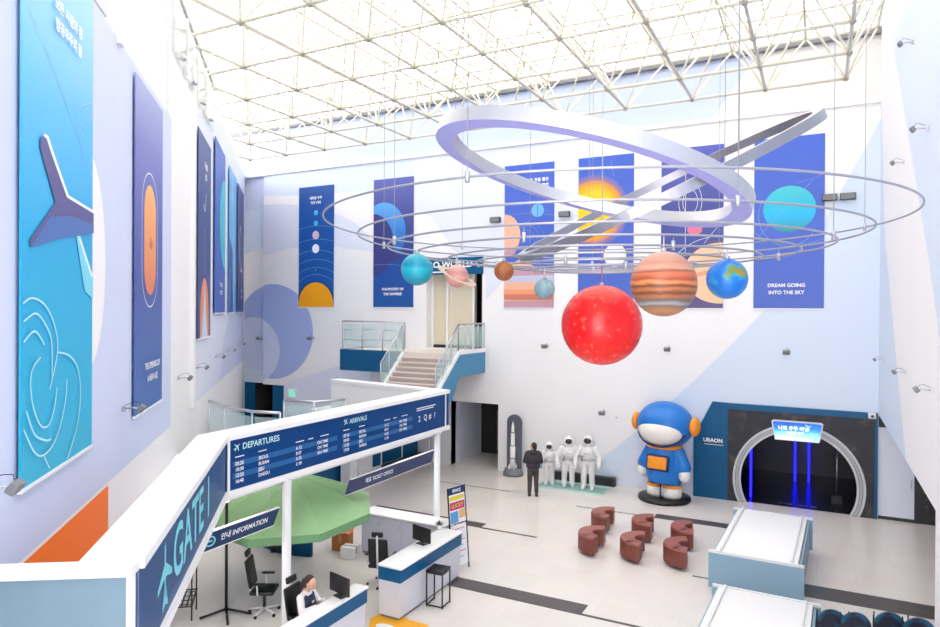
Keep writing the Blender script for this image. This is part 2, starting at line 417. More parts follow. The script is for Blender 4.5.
for s_ in (4.0,5.6,7.2,8.8):
    c_ = left_pt(s_, 11.5, .1); MB().ball(c_, .06, 8, 6).tube(c_, left_pt(s_, 11.5, .0), .02).build('glass_clamp', M_steel, w_)
for kk, s_ in enumerate((5.75,)):
    struct(MB().prism([(s_,3.72),(s_+.3,3.72),(s_+.3,12.0),(s_,12.0)], fnl, -.02, .08, 0).build('trim_%d' % (30+kk), M_white2))

# ceiling: translucent glazing above a white space frame
Mg = bpy.data.materials.new('translucent_roof_glass'); Mg.use_nodes = True
nt = Mg.node_tree; nt.nodes.remove(nt.nodes['Principled BSDF'])
tr = nt.nodes.new('ShaderNodeBsdfTransparent'); tr.inputs[0].default_value = (1, .99, .96, 1)
tl = nt.nodes.new('ShaderNodeBsdfTranslucent'); tl.inputs[0].default_value = (.92, .9, .84, 1)
ms = nt.nodes.new('ShaderNodeMixShader'); ms.inputs[0].default_value = .3
nt.links.new(tr.outputs[0], ms.inputs[1]); nt.links.new(tl.outputs[0], ms.inputs[2]); nt.links.new(ms.outputs[0], nt.nodes['Material Output'].inputs[0])
struct(MB().box(-27, XR+.3, -6, YW+.4, 14.62, 14.66).build('ceiling', Mg))
S = 2.06; ZB, ZT = 12.65, 14.3
def inside(p, mrg=0): return (p-LP).dot(LN) > mrg and p.y < YW-.2 and p.x < XR-.1
sf = sempty('space_frame', 'white tubular space frame under the glass roof')
xs = [.63-S*i for i in range(12)]; ys = [21.35-S*j for j in range(13)]
def chord(name, pts, r):
    pts = [p for p in pts if inside(p, -1.3)]
    if len(pts) > 1:
        q = MB(); q.tube(pts[0], pts[-1], r, n=6)
        for p in pts: q.ball(p, r*1.9, 8, 5)
        q.build(name, M_frame, sf)
for x in xs: chord('lower_chord', [Vector((x, y, ZB)) for y in ys], .045)
for y in ys: chord('lower_chord', [Vector((x, y, ZB)) for x in xs], .045)
xt = [.63+S/2-S*i for i in range(13)]; yt = [21.35+S/2-S*j for j in range(14)]
for x in xt: chord('upper_chord', [Vector((x if x < XR else XR-.15, y, ZT)) for y in yt], .04)
for y in yt: chord('upper_chord', [Vector((x if x < XR else XR-.15, y, ZT)) for x in xt], .04)
for y in ys:
    q = MB(); n_ = 0
    for x in xs:
        p = Vector((x, y, ZB))
        if not inside(p, -1.3): continue
        for sx in (-1, 1):
            for sy in (-1, 1):
                t = Vector((min(x+sx*S/2, XR-.15), min(y+sy*S/2, YW-.2), ZT))
                if inside(t, -1.6): q.tube(p, t, .032, n=6, cap=False); n_ += 1
    if n_: q.build('web_braces', M_frame, sf)
gb = MB()
for i in range(26):
    x = .63+S/2-S/2*i
    if x < XR: gb.box(x-.02, x+.02, -6, YW, 14.56, 14.62)
for j in range(28):
    y = 22.4-S/2*j; gb.box(-26, XR, y-.02, y+.02, 14.56, 14.62)
gb.build('glazing_bars', M_frame, sf)

# ================================================================== MEZZANINE
P = [Vector((-5.95,2.94,0)), Vector((-4.98,3.58,0)), Vector((-8.74,7.95,0)), Vector((-8.74,15.5,0)), Vector((-13.1,16.35,0))]
def offset_line(pts, t):
    out = []
    for i, p in enumerate(pts):
        ns = []
        if i > 0: d = (pts[i]-pts[i-1]).normalized(); ns.append(Vector((-d.y, d.x, 0)))
        if i < len(pts)-1: d = (pts[i+1]-pts[i]).normalized(); ns.append(Vector((-d.y, d.x, 0)))
        if len(ns) == 1: out.append(p+ns[0]*t)
        else:
            b_ = (ns[0]+ns[1]).normalized(); out.append(p+b_*(t/max(.3, b_.dot(ns[0]))))
    return out
def strip(mb, pts, t0, t1, z0, z1, mi=0):
    A, B = offset_line(pts, t0), offset_line(pts, t1); n = len(pts); vs = []
    for p, q in zip(A, B):
        for r_, z in ((p,z0),(p,z1),(q,z1),(q,z0)): vs.append((r_.x, r_.y, z))
    fs = []
    for i in range(n-1):
        for k_ in range(4): fs.append((i*4+k_, i*4+(k_+1) % 4, (i+1)*4+(k_+1) % 4, (i+1)*4+k_))
    fs += [(3,2,1,0), tuple((n-1)*4+k_ for k_ in range(4))]
    mb.add(vs, fs, mi)
mz = sempty('mezzanine', 'white parapet walkway above the information desks')
PG = [P[1]+(P[2]-P[1]).normalized()*.14, P[2], P[3]]
q = MB(); strip(q, PG, .03, .42, 2.95, 3.93); strip(q, P[:2], .03, .1, 2.95, 3.93); q.build('parapet', M_white2, mz)
q = MB(); strip(q, P[3:], .0, .3, 2.95, 3.93); q.build('return_parapet', M_white, mz)
q = MB(); strip(q, PG, -.05, .46, 3.91, 4.0); strip(q, P[:2], -.045, .12, 3.912, 3.994); strip(q, P[3:], -.04, .34, 3.912, 3.996); q.build('coping', M_white2, mz)
q = MB(); strip(q, P[:4], -.05, .1, 2.95, 3.06); q.build('bottom_rail', M_white2, mz)
q = MB()
q.prism([(-5.9,3.1),(-5.3,3.5),(-9.0,8.2),(-9.0,15.6),(-9.9,15.6),(-9.9,10.6),(-10.5,10.0),(-11.6,10.1),(-12.4,9.9)], lambda u,v,d: Vector((u,v,d)), 2.8, 2.95)
q.box(-13.9, -11.42, 15.9, 19.6, 2.8, 3.05); q.build('walkway_slab', M_white, mz)
for x, y, pw in ((-8.2,6.4,16), (-9.2,8.2,9), (-9.35,14.2,9)):  # added fill lamps, out of view under the slab, to brighten the desk floor
    dl = MB().lathe([(0,2.765),(.17,2.765),(.2,2.78),(.2,2.8)], (x, y, 0), 20).build('added_fill_disc', mat('added_fill_glow', (255,248,238), .4, emit=2), mz)
    L_ = bpy.data.lights.new('added_fill_lamp', 'AREA'); L_.shape = 'DISK'; L_.size = .36; L_.energy = pw; L_.color = (1, .97, .94)
    lo = bpy.data.objects.new('added_fill_lamp', L_); COL.objects.link(lo); lo.location = (x, y, 2.75); lo.parent = mz
# end panel towards the camera
d_ = (P[1]-P[0]).normalized(); o = thing('end_panel', 'plain grey-blue end panel of the mezzanine below white coping', 'panel', ((P[0]+P[1])/2).to_tuple(), math.atan2(d_.y, d_.x))
MB().box(-.52, .56, -.01, .02, 1.9, 3.9).build('panel', mat('end_panel_grey_blue', (122,148,164), .5, var=2, spec=.3), o)
MB().box(.53, .575, -.02, .03, 1.9, 3.9).build('corner_trim', M_white2, o)
# gate sign
d_ = (P[2]-P[1]).normalized(); Lg = (P[2]-P[1]).length
o = thing('gate_sign', 'dark blue gate sign with pale cyan lettering and airplane symbol', 'sign', P[1].to_tuple(), math.atan2(d_.y, d_.x))
MB().box(.04, Lg-.06, -.012, .03, 3.06, 3.91).build('panel', M_gate, o)
q = MB(); add_text(q, 'GATE 1', .78, face_fn, 1.5, 3.47, .016, align='LEFT', bold=.012); q.build('lettering', M_cyan, o)
def plane_icon(mb, fn, cx, cy, s, d, ang=0, mi=0):
    P_ = [(0,1),(.09,.82),(.1,.35),(.95,-.1),(.95,-.28),(.1,-.05),(.08,-.6),(.36,-.82),(.36,-.96),(0,-.84)]
    P_ = P_+[(-x, y) for x, y in P_[-2:0:-1]]; c, sn = math.cos(ang), math.sin(ang)
    R_ = [(cx+s*(x*c-y*sn), cy+s*(x*sn+y*c)) for x, y in P_]
    vs = [fn(u, v, d) for u, v in R_]; n = len(vs); ce = fn(cx, cy, d)
    mb.add([ce]+vs, [(0, k+1, (k+1) % n+1) for k in range(n)], mi)
q = MB(); plane_icon(q, face_fn, 1.12, 3.47, .34, .016); q.build('airplane_symbol', M_cyan, o)
# flight board
Lb = 15.5-7.95
o = thing('flight_board', 'long dark blue departures and arrivals board along the mezzanine', 'sign', P[2].to_tuple(), PI/2)
MB().box(.02, Lb, -.012, .03, 3.06, 3.91).build('panel', M_navy, o)
for a, b_ in ((.03,.08),(Lb-.2,Lb-.16)): MB().box(a, b_, -.03, .03, 3.06, 3.91).build('mullion', M_white2, o)
mb_ = MB()
for r_ in (0, 2):
    for a, b_ in ((.15,2.9),(3.05,5.75)): mb_.box(a, b_, -.016, -.012, 3.44-.1*r_, 3.53-.1*r_)
mb_.build('row_band', mat('row_blue', (28,96,160), .35), o)
M_tc = mat('pale_cyan', (190,232,240), .4)
for t_, sz, u_, ic, an in (('DEPARTURES', .15, .36, .24, -.9), ('ARRIVALS', .14, 3.3, 3.18, -2.2)):
    q = MB(); add_text(q, t_, sz, face_fn, u_, 3.76, .018, align='LEFT', bold=.003); q.build('title_lettering', M_tc, o)
    q = MB(); plane_icon(q, face_fn, ic, 3.77, .08, .018, an); q.build('plane_symbol', M_tc, o)
M_tt = M_let
def cell(t_, sz, u, v):
    q = MB(); add_text(q, t_, sz, face_fn, u, v, .019, align='LEFT', bold=.002); q.build('timetable_lettering', M_tt, o)
def dash(u0_, u1, v0, v1): MB().box(u0_, u1, -.018, -.012, v0, v1).build('heading_dash', M_tt, o)
for bx, tt in ((.18, ['05:20','10:30','12:20','16:40']), (3.08, ['07:10','09:50','13:20','17:00'])):
    for r_, t_ in enumerate(tt):
        v = 3.485-.1*r_
        cell(t_, .085, bx+.02, v)
        cell(['SEOUL','BUSAN','JEJU','DAEGU'][r_], .08, bx+.55, v)
        cell(['A 12','B 07','A 03','C 09'][r_], .08, bx+1.5, v)
        if r_ < 3: cell('ON TIME', .08, bx+2.1, v)
    for kx, wd in ((.02,.2),(.55,.2),(1.5,.22),(1.85,.14),(2.2,.25)): dash(bx+kx, bx+kx+wd, 3.595, 3.61)
for r_ in range(2): dash(5.95, 6.85-.1*r_, 3.68-.05*r_, 3.70-.05*r_)
for i_, ch in enumerate('2Q#?'): cell(ch, .2, 6.02+.25*i_, 3.42)
# pillars
for lab, (x, y) in (('slim white pillar in front of the green parasol', (-8.76, 9.43)), ('slim white pillar behind the poster stand', (-8.9, 15.2))):
    o = tag(MB().lathe([(.105,0),(.105,.06),(.085,.06),(.085,2.96)], n=20).build('pillar', M_steel_w), lab, 'pillar'); o.location = (x, y, 0); struct(o)
# hanging signs below the walkway
def hanging_sign(lab, y0, y1, txt, icon, sx, zz, c):
    o = thing('hanging_sign', lab, 'sign', (-8.86, y0, zz), PI/2); L_ = y1-y0
    Q = [(-.16,0),(L_-.16,0),(L_,.28),(0,.28)]
    MB().prism(Q, face_fn, -.05, .0).build('panel', mat('slate_sign_%d' % c[0], c, .45), o)
    MB().prism([(-.16,-.012),(L_-.16,-.012),(L_-.15,.0),(-.16,0)], face_fn, -.055, .006).prism([(0,.28),(L_,.28),(L_,.295),(0,.295)], face_fn, -.055, .006).build('edge_trim', M_white2, o)
    q = MB(); add_text(q, txt, .12, face_fn, sx, .14, .004, align='LEFT', bold=.002, slant=.25); q.build('lettering', M_let, o)
    if icon:
        q = MB(); q.path([(sx-.22+.1*math.cos(t), -.004, .14+.075*math.sin(t)) for t in [k*PI/6 for k in range(12)]], .012, 5, True)
        q.tube((sx-.26,-.004,.14),(sx-.18,-.004,.14),.012); q.build('icon', M_cyan, o)
    q = MB()
    for k_ in (.25, L_-.25): MB().tube((k_, .02, .29), (k_, .02, .66), .008).build('hanging_rod', M_steel, o)
hanging_sign('slate hanging sign with cyan icon in front of the parasol', 7.35, 9.35, '안내 INFORMATION', True, .62, 2.14, (22,52,92))
hanging_sign('slate hanging sign farther along the walkway near the white pillar', 11.5, 15.0, '매표 TICKET OFFICE', False, .5, 2.18, (60,68,104))

# ================================================================== LANDING AND STAIRS
st = sempty('staircase', 'stair from the upper landing down to the walkway')
YL, XLR = 20.9, -11.5
MB().box(-16.6, XLR-.02, YL, YW, 4.35, 4.56).build('landing_slab', mat('warm_stone', (222,212,204), .35, var=4), st)
MB().box(-16.65, -13.75, YL-.06, YL, 3.76, 4.58).box(-16.65, -16.6, YL, YW, 3.76, 4.58).build('front_fascia', M_teal, st)
MB().prism([(YW,4.6),(YL+.2,4.6),(19.3,3.12),(19.3,2.3),(YL-.3,3.0),(YL+.2,3.72),(YW,3.72)], lambda u,v,d: Vector((XLR+d,u,v)), 0, .05).build('side_fascia', M_teal_lit, st)
MB().prism([(YW,4.66),(YL+.2,4.66),(19.3,3.2),(19.3,3.05),(YL+.2,4.52),(YW,4.52)], lambda u,v,d: Vector((XLR+d,u,v)), -.12, .07).build('side_coping', M_white2, st)
MB().prism([(YL+.1,4.7),(19.3,3.24),(19.3,2.7),(YL+.1,4.1)], lambda u,v,d: Vector((-13.72+d,u,v)), -.06, .06).build('left_stringer', M_white2, st)
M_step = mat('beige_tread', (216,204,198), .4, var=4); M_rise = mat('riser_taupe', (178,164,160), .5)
nS = 9; rise = (4.56-3.05)/nS; run = (YL-19.3)/(nS-1)
for k_ in range(nS-1):
    z = 4.56-rise*(k_+1); y = YL-run*(k_+1)
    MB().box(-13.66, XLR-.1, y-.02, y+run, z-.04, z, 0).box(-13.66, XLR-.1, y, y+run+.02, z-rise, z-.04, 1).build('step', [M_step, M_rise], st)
def railing(lab, pts, h=1.05, bars=False, npane=None, grp=None):
    """glass railing that follows pts (floor points)"""
    o = thing('glass_railing', lab, 'railing', pts[0]); p0 = Vector(pts[0]); Q = [Vector(p)-p0 for p in pts]; hz = Vector((0,0,h))
    MB().path([p+hz for p in Q], .028, 8).build('handrail', M_steel, o)
    for p in Q: MB().tube(p, p+hz, .022, n=8).build('post', M_steel, o)
    for a, b_ in zip(Q, Q[1:]):
        d = (b_-a).normalized(); a2, b2 = a+d*.06, b_-d*.06; nrm = d.cross(Vector((0,0,1))).normalized()*.006
        z0, z1 = Vector((0,0,.1)), Vector((0,0,h-.1)); vs = []
        for s_ in (-1, 1): vs += [a2+z0+nrm*s_, b2+z0+nrm*s_, b2+z1+nrm*s_, a2+z1+nrm*s_]
        MB().add(vs, [(3,2,1,0),(4,5,6,7),(0,1,5,4),(1,2,6,5),(2,3,7,6),(3,0,4,7)]).build('glass_panel', M_glass, o)
        if bars:
            q = MB()
            for f_ in (.36, .7): q.tube(a+hz*f_, b_+hz*f_, .012, n=6)
            q.build('mid_rail', M_steel, o)
    return o
railing('glass railing along the front of the upper landing', [(-16.55+.95*k_, YL-.02, 4.58) for k_ in range(4)], 1.1, True)
railing('glass railing on the right side of the upper landing', [(XLR, YL+.2+.52*k_, 4.62) for k_ in range(5)], 1.0)
railing('sloping glass railing on the left of the stair', [(-13.72, YL+.1-.52*k_, 4.66-.47*k_) for k_ in range(4)], 1.0)
railing('sloping glass railing on the right of the stair', [(XLR, YL+.2-.54*k_, 4.62-.49*k_) for k_ in range(4)], 1.0)
railing('curved glass railing ending at the left wall above the gate sign', [tuple(on_z(x, y, 4.1)-Vector((0,0,1.1))) for x, y in ((209,401),(224,406),(252,411.5),(280,413))], 1.1)
railing('straight glass railing behind the departures board beside the exit light', [tuple(on_z(x, y, 4.1)-Vector((0,0,1.1))) for x, y in ((284,400),(314,402),(345,399.5))], 1.1)

# upper doorway: beige panels, dark passage, teal sign band
up_ = sempty('door_2', 'upper doorway with beige wall panels')
MB().box(-14.2, -11.6, YW+3.5, YW+3.6, 4.56, 7.8).box(-14.3, -14.2, YW+.31, YW+3.6, 4.56, 7.8).box(-11.6, -11.5, YW+.3, YW+3.6, 4.56, 7.8).box(-14.2, -11.6, YW+.3, YW+3.6, 7.72, 7.8).box(-14.2, -11.6, YW+.02, YW+3.6, 4.4, 4.555).build('lobby_shell', mat('lobby_brown', (96,84,74), .6), up_)
q = MB(); q.box(-14.2, -12.15, YW+.5, YW+.62, 4.56, 7.72).build('beige_panel', mat('beige_laminate', (222,212,190), .5, var=3), up_)
for x in (-14.1,-13.4,-12.2): MB().box(x-.05, x+.05, YW+.42, YW+.52, 4.56, 7.72).build('panel_post', M_white2, up_)
MB().box(-14.2, -14.14, YW+.02, YW+.6, 4.56, 7.72).build('side_panel', M_white2, up_)
MB().box(-14.2, -12.15, YW+.46, YW+.5, 4.56, 4.72).build('skirting', M_dark, up_)
MB().box(-12.0, -11.75, YW+2.6, YW+2.7, 4.56, 6.6).build('dark_display', M_black, up_)
MB().box(-11.93, -11.85, YW+2.55, YW+2.6, 5.3, 6.0).build('display_card', mat('ochre_card', (150,120,40), .6), up_)
o = thing('lintel_sign', 'teal lintel sign with white letters above the upper doorway', 'sign', (-13.1, YW, 7.55))
MB().box(-1.55, 1.55, -.12, .0, 0, .66).build('panel', M_teal, o)
q = MB(); add_text(q, 'AERO WORLD C', .34, face_fn, .1, .38, .125, bold=.01, sx=1.1); q.box(-.95, .0, -.128, -.12, .07, .12).build('lettering', M_let, o)
# ground level openings
gd = sempty('door_3', 'ground floor passage under the landing')
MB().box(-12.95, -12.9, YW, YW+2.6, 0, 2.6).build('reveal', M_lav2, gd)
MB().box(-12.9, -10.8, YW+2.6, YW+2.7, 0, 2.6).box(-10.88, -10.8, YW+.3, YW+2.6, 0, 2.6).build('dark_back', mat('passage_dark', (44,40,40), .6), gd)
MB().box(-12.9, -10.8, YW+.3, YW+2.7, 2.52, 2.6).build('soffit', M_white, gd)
for x, z0, z1, c_ in ((-11.9,.2,1.9,(96,92,88)), (-11.35,.3,1.4,(60,52,50)), (-11.2,1.0,1.7,(120,84,60))): MB().rbox(x-.14, x+.14, YW+2.3, YW+2.5, z0, z1, .05).build('stored_item', mat('stored_%d' % c_[0], c_, .6), gd)
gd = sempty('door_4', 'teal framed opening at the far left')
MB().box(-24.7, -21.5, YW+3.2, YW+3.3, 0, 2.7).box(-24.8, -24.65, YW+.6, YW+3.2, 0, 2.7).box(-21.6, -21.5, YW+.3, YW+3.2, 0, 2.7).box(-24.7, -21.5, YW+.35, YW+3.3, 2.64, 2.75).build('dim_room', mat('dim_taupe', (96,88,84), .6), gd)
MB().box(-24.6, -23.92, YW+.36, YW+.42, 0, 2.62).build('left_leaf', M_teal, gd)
MB().box(-22.5, -21.75, YW+.05, YW+.1, 0, 2.62).build('right_leaf', M_teal, gd)
MB().box(-23.5, -23.1, YW+2.9, YW+3.0, 0, 2.0).build('inner_frame', M_dark, gd)
o = thing('exit_light', 'small green exit light on the wall behind the railing', 'exit sign', (-21.2, YW-.06, 2.1))
MB().box(-.22, .22, -.03, .06, 0, .42).build('housing', M_white2, o); MB().box(-.17, .17, -.036, -.03, .05, .37).build('green_face', mat('exit_green', (120,205,185), .4, emit=.4), o)

# ================================================================== BANNERS
BH = 5.38
def banner(lab, loc, rz, mats, draw, w=2.0, h=BH):
    o = thing('wall_banner', lab, 'banner', loc, rz); a = Art(-w/2, w/2, 0, h, face_fn); draw(a); a.mb.build('printed_panel', mats, o, recalc=False)
    MB().box(-w/2-.01, w/2+.01, -.012, .03, -.035, 0).build('bottom_rail', M_white2, o); return o
def words(o, lines, size, u, v, lead=1.45, align='CENTER', m_=None):
    size *= .74
    for k_, t_ in enumerate(lines):
        q = MB(); add_text(q, t_, size, face_fn, u, v-k_*size*lead, .03, align=align, bold=size*.03)
        q.build('lettering_line', m_ or M_let, o, recalc=False)
PB = lambda n_, c: mat('print_'+n_, c, .45)
B_blue = ramp_mat('print_blue_a', [(0,(18,92,176)),(1,(20,76,158))], 2, 0, BH)
B_c = ramp_mat('print_blue_c', [(0,(76,104,196)),(1,(62,98,206))], 2, 0, BH)
B_b = ramp_mat('print_violet_blue', [(0,(30,84,164)),(.35,(30,74,156)),(.6,(58,66,140)),(1,(88,96,178))], 2, 0, BH)
P_white = PB('white', (244,244,248)); P_or = PB('amber', (250,170,10)); P_cy = PB('cyan', (70,180,232)); P_pk = PB('pinkish', (214,190,206)); P_line = PB('pale_line', (120,160,214))
def dA(a):
    for r_ in (1.5,1.85,2.25,2.7,3.25,3.9): a.line(circ(0,.1,r_,r_*.9,20,160,30), .018, 3)
    a.poly(circ(0,.1,1.12,1.05), 4); a.poly(circ(0,.1,1.0,1.0), 1)
    for v, r_, c in ((4.2,.12,2),(3.72,.12,2),(3.2,.19,5),(2.6,.2,6),(1.65,.04,2)): a.poly(circ(0,v,r_), c)
o = banner('blue banner with orange half sun and four small planets in a row', (-19.88,YW-.03,6.24), 0, [B_blue,P_or,P_cy,P_line,PB('deep_blue',(10,60,130)),P_pk,P_white], dA)
words(o, ['새로운 우주', '지구 너머'], .2, 0, 4.85)
def dB(a):
    a.poly(circ(-.5,3.1,1.12,1.3), 2); a.poly(circ(-1.02,2.62,1.05,1.32), 1); a.poly([(-1,2.0),(.1,1.9),(.42,2.15),(-.4,2.6),(-1,2.6)], 1)
    a.line(circ(-.5,.9,2.2,.9,20,150,20), .012, 3)
o = banner('violet blue banner with a dark planet and bright blue crescent edge', (-15.75,YW-.03,6.24), 0, [B_b,PB('dark_violet',(56,58,128)),ramp_mat('print_crescent',[(0,(34,86,170)),(.5,(50,124,210)),(1,(92,168,238))],2,1.8,4.4),P_line], dB)
words(o, ['THE MYSTERY OF', 'THE UNIVERSE'], .19, 0, .75)
def dC(a):
    a.poly(circ(-1.0,2.75,.66,.8), 1); a.poly([(-1,2.15),(-.4,2.35),(-.55,2.05),(-1,1.9)], 3)
    a.poly([(-1,0),(1,0),(1,1.1),(-.3,1.85),(-1,1.5)], 1)
    for v, hgt, c in ((1.2,.2,3),(.98,.22,4),(.75,.16,1),(.5,.18,5),(.3,.2,6),(0,.25,3)): a.poly([(-1,v),(1,v-.04),(1,v+hgt),(-1,v+hgt)], c)
    a.poly(circ(.36,3.62,.25), 2); a.line([(.36,3.4),(.36,3.84)], .03, 0); a.line([(-1,3.5),(.1,3.55)], .012, 7); a.line([(.6,3.45),(1,3.4)], .012, 7)
    for r_ in (.3,.5,.7): a.line(circ(-.1,2.7,r_,r_*.7,-60,120,16), .012, 7)
o = banner('blue banner with peach striped planet along its foot and small pale blue planet', (-9.65,YW-.03,6.24), 0, [B_c,PB('peach',(240,184,158)),PB('sky_planet',(110,180,238)),PB('mauve',(196,150,168)),PB('lilac',(190,196,226)),PB('salmon',(238,158,118)),PB('brick',(206,122,104)),P_line], dC)
words(o, ['모든 것을 품은', '우주를 향해'], .2, .8, 4.75, align='RIGHT')
sun_m = bpy.data.materials.new('print_sun_glow'); sun_m.use_nodes = True; nt = sun_m.node_tree; b = nt.nodes['Principled BSDF']
tc = nt.nodes.new('ShaderNodeTexCoord'); mp = nt.nodes.new('ShaderNodeMapping'); mp.inputs['Location'].default_value = (.45/1.35, 0, -3.45/1.35); mp.inputs['Scale'].default_value = (1/1.35, 0, 1/1.35)
gr = nt.nodes.new('ShaderNodeTexGradient'); gr.gradient_type = 'SPHERICAL'; cr = nt.nodes.new('ShaderNodeValToRGB')
for k_, (p_, c) in enumerate(((0,(66,100,206)),(.16,(150,120,160)),(.24,(246,150,40)),(.5,(254,206,10)))):
    if k_ > 1: cr.color_ramp.elements.new(p_)
    cr.color_ramp.elements[k_].position = p_; cr.color_ramp.elements[k_].color = rgb(c)
nt.links.new(tc.outputs['Object'], mp.inputs[0]); nt.links.new(mp.outputs[0], gr.inputs[0]); nt.links.new(gr.outputs[1], cr.inputs[0]); nt.links.new(cr.outputs[0], b.inputs['Base Color'])
def dD(a):
    a.poly(circ(-.45,3.45,1.3,1.3), 1); a.poly([(-1,1.95),(1,1.95),(1,2.05),(-1,2.05)], 2)
    a.line([(-.6,5.3),(-.35,4.4)], .012, 3); a.line([(.2,5.2),(.3,4.6)], .012, 3)
    a.poly(circ(.35,1.85,.4), 4)
o = banner('blue banner with big glowing yellow sun and white moon', (-6.72,YW-.03,6.24), 0, [B_c,sun_m,PB('haze_violet',(120,104,170)),P_line,P_white], dD)
def dE(a):
    for r_ in (.4,.62): a.line(circ(-.05,3.55,r_*.6,r_), .014, 1, True)
    a.line([(-.2,5.3),(-.2,1.6)], .014, 1); a.line([(1,2.9),(.2,1.9)], .012, 1)
    a.poly(circ(.1,2.62,.24,.2), 2)
    a.poly(circ(1.0,.95,1.55,1.3), 3); a.line(circ(.9,.95,1.72,1.42), .016, 1, True)
    a.poly(circ(.9,1.15,1.15,1.0), 5); a.poly([(-.2,1.5),(1,1.75),(1,1.6),(-.2,1.3)], 4); a.poly([(-.2,1.1),(1,1.35),(1,1.22),(-.2,.95)], 6)
o = banner('indigo banner with large peach planet behind the hanging Earth model', (-3.78,YW-.03,6.24), 0, [ramp_mat('print_indigo',[(0,(54,92,184)),(.25,(60,82,166)),(.6,(70,76,150)),(1,(84,92,186))],2,0,BH),P_white,PB('rose',(226,120,150)),PB('plum',(96,84,132)),PB('tan',(238,190,156)),PB('apricot',(240,200,166)),PB('coral',(232,164,130))], dE)
def dF(a):
    a.poly(circ(.02,3.12,.75,.72), 1); a.line(circ(.0,2.95,.86,1.0,150,330,40), .016, 2)
    a.line([(-.95,2.2),(.7,4.0)], .014, 2); a.line(circ(.2,2.6,1.2,.6,190,350,30), .012, 2); a.line([(.2,3.9),(.9,4.1)], .01, 2)
o = banner('blue banner with round turquoise planet beside the right corner', (-.86,YW-.03,6.24), 0, [B_c,ramp_mat('print_turquoise',[(0,(30,150,160)),(.35,(20,180,235)),(.7,(40,190,215)),(1,(70,195,205))],2,2.4,3.85),P_line], dF)
words(o, ['DREAM GOING', 'INTO THE SKY'], .21, -.05, .72)
# left wall banners
def lbanner(lab, s0, s1, z, mats, draw, h=BH):
    p = left_pt((s0+s1)/2, z, .05); return banner(lab, p.to_tuple(), LRZ, mats, draw, s1-s0, h)
def dL1(a):
    k = .17
    tail = [(-.68,3.27),(-.66,3.36),(-.59,3.4),(-.5,3.39),(-.38,3.28),(.11,2.9),(1.1,2.86),(1.1,2.62),(-.13,2.42),(-.91,2.26),(-.93,2.33),(-.25,2.79)]
    a.line([(-1.1,4.6),(.1,3.9),(.54,3.61)], .012, 5); a.line([(-.5,4.3),(1.1,3.3)], .01, 5)
    a.line([(1.0,4.2),(.6,4.05),(.42,3.91),(.48,3.75),(.71,3.72)], .014, 5); a.line([(1.0,4.0),(.75,3.9),(.62,3.8)], .012, 5)
    a.poly([(.44,2.52),(.58,2.54),(1.1,2.08),(1.1,1.8),(.76,1.89)], 3); a.line([(.56,2.5),(1.04,2.08)], .05, 2)
    a.poly([(u+.06, v+.035) for u, v in tail], 2); a.poly(tail, 1); a.poly([(-.91,2.26),(-.4,2.62),(.3,2.72),(1.1,2.72),(1.1,2.62),(-.13,2.42)], 4)
    sm = lambda P: [tuple(sum((Vector(P[max(0,min(len(P)-1,i+o_))])*w_ for o_, w_ in zip((-1,0,1,2), ((-t**3+2*t*t-t)/2,(3*t**3-5*t*t+2)/2,(-3*t**3+4*t*t+t)/2,(t**3-t*t)/2))), Vector((0,0)))) for i in range(len(P)-1) for t in [q_/8 for q_ in range(8)]]+[P[-1]]
    for P_ in ([(-1.28,1.72),(-1.03,1.78),(-.68,1.7),(-.42,1.48),(-.35,1.22),(-.57,.86)], [(-1.25,1.56),(-.93,1.63),(-.62,1.46),(-.52,1.29),(-.51,.94)], [(-1.25,1.37),(-.98,1.46),(-.73,1.32)], [(-.35,1.22),(.01,1.16),(.3,1.0),(.41,.71),(.35,.45),(.21,.25),(-.04,.03)],
               [(-.85,1.2),(-1.05,1.1),(-1.09,.92),(-1.0,.7),(-.82,.52),(-.6,.5),(-.45,.66),(-.38,.85)], [(-1.27,.57),(-1.0,.3),(-.77,.22),(-.5,.27),(-.28,.43),(-.11,.7),(-.08,.9)], [(-1.2,.72),(-1.0,.47),(-.72,.36),(-.56,.34)], [(-.75,.2),(-.6,.05)]):
        a.line([(u+k, v) for u, v in sm(P_)], .02, 6)
o = lbanner('tall cyan banner with dark aircraft tail and white swirl lines', -4.49, -2.31, 4.42, [ramp_mat('print_cyan_sky',[(0,(10,176,214)),(.4,(14,170,224)),(.65,(80,186,244)),(1,(166,214,250))],2,0,5.9),PB('dusk_violet',(86,84,140)),P_white,PB('cyan_light',(120,214,240)),PB('dusk_blue',(70,110,180)),PB('line_sky',(140,206,244)),PB('line_white',(190,236,246))], dL1, 5.9)
words(o, ['모든 사람의 꿈', '항공우주의 꿈'], .2, .12, 4.85)
def dL2(a):
    pill = lambda w, b_, t_: [(-w,b_+w)]+circ(0,b_+w,w,w,180,360,20)+circ(0,t_-w,w,w,0,180,20)
    a.line(pill(.62,1.72,4.0), .02, 2, True); a.poly(pill(.46,1.92,3.8), 1)
    a.poly([(-.1,2.75),(.05,2.95),(.12,2.82),(.2,2.88),(.15,2.7)], 3)
o = lbanner('purple blue banner with orange capsule window on the near left wall', -.08, 2.05, 4.42, [ramp_mat('print_dusk',[(0,(64,108,176)),(.4,(66,88,166)),(.8,(112,116,190)),(1,(150,160,216))],2,0,BH),ramp_mat('print_orange_window',[(0,(226,120,84)),(1,(252,186,104))],2,1.9,3.8),P_white,PB('rust',(206,106,72))], dL2)
words(o, ['THE OPENING OF', 'A NEW AGE'], .2, .1, .72)
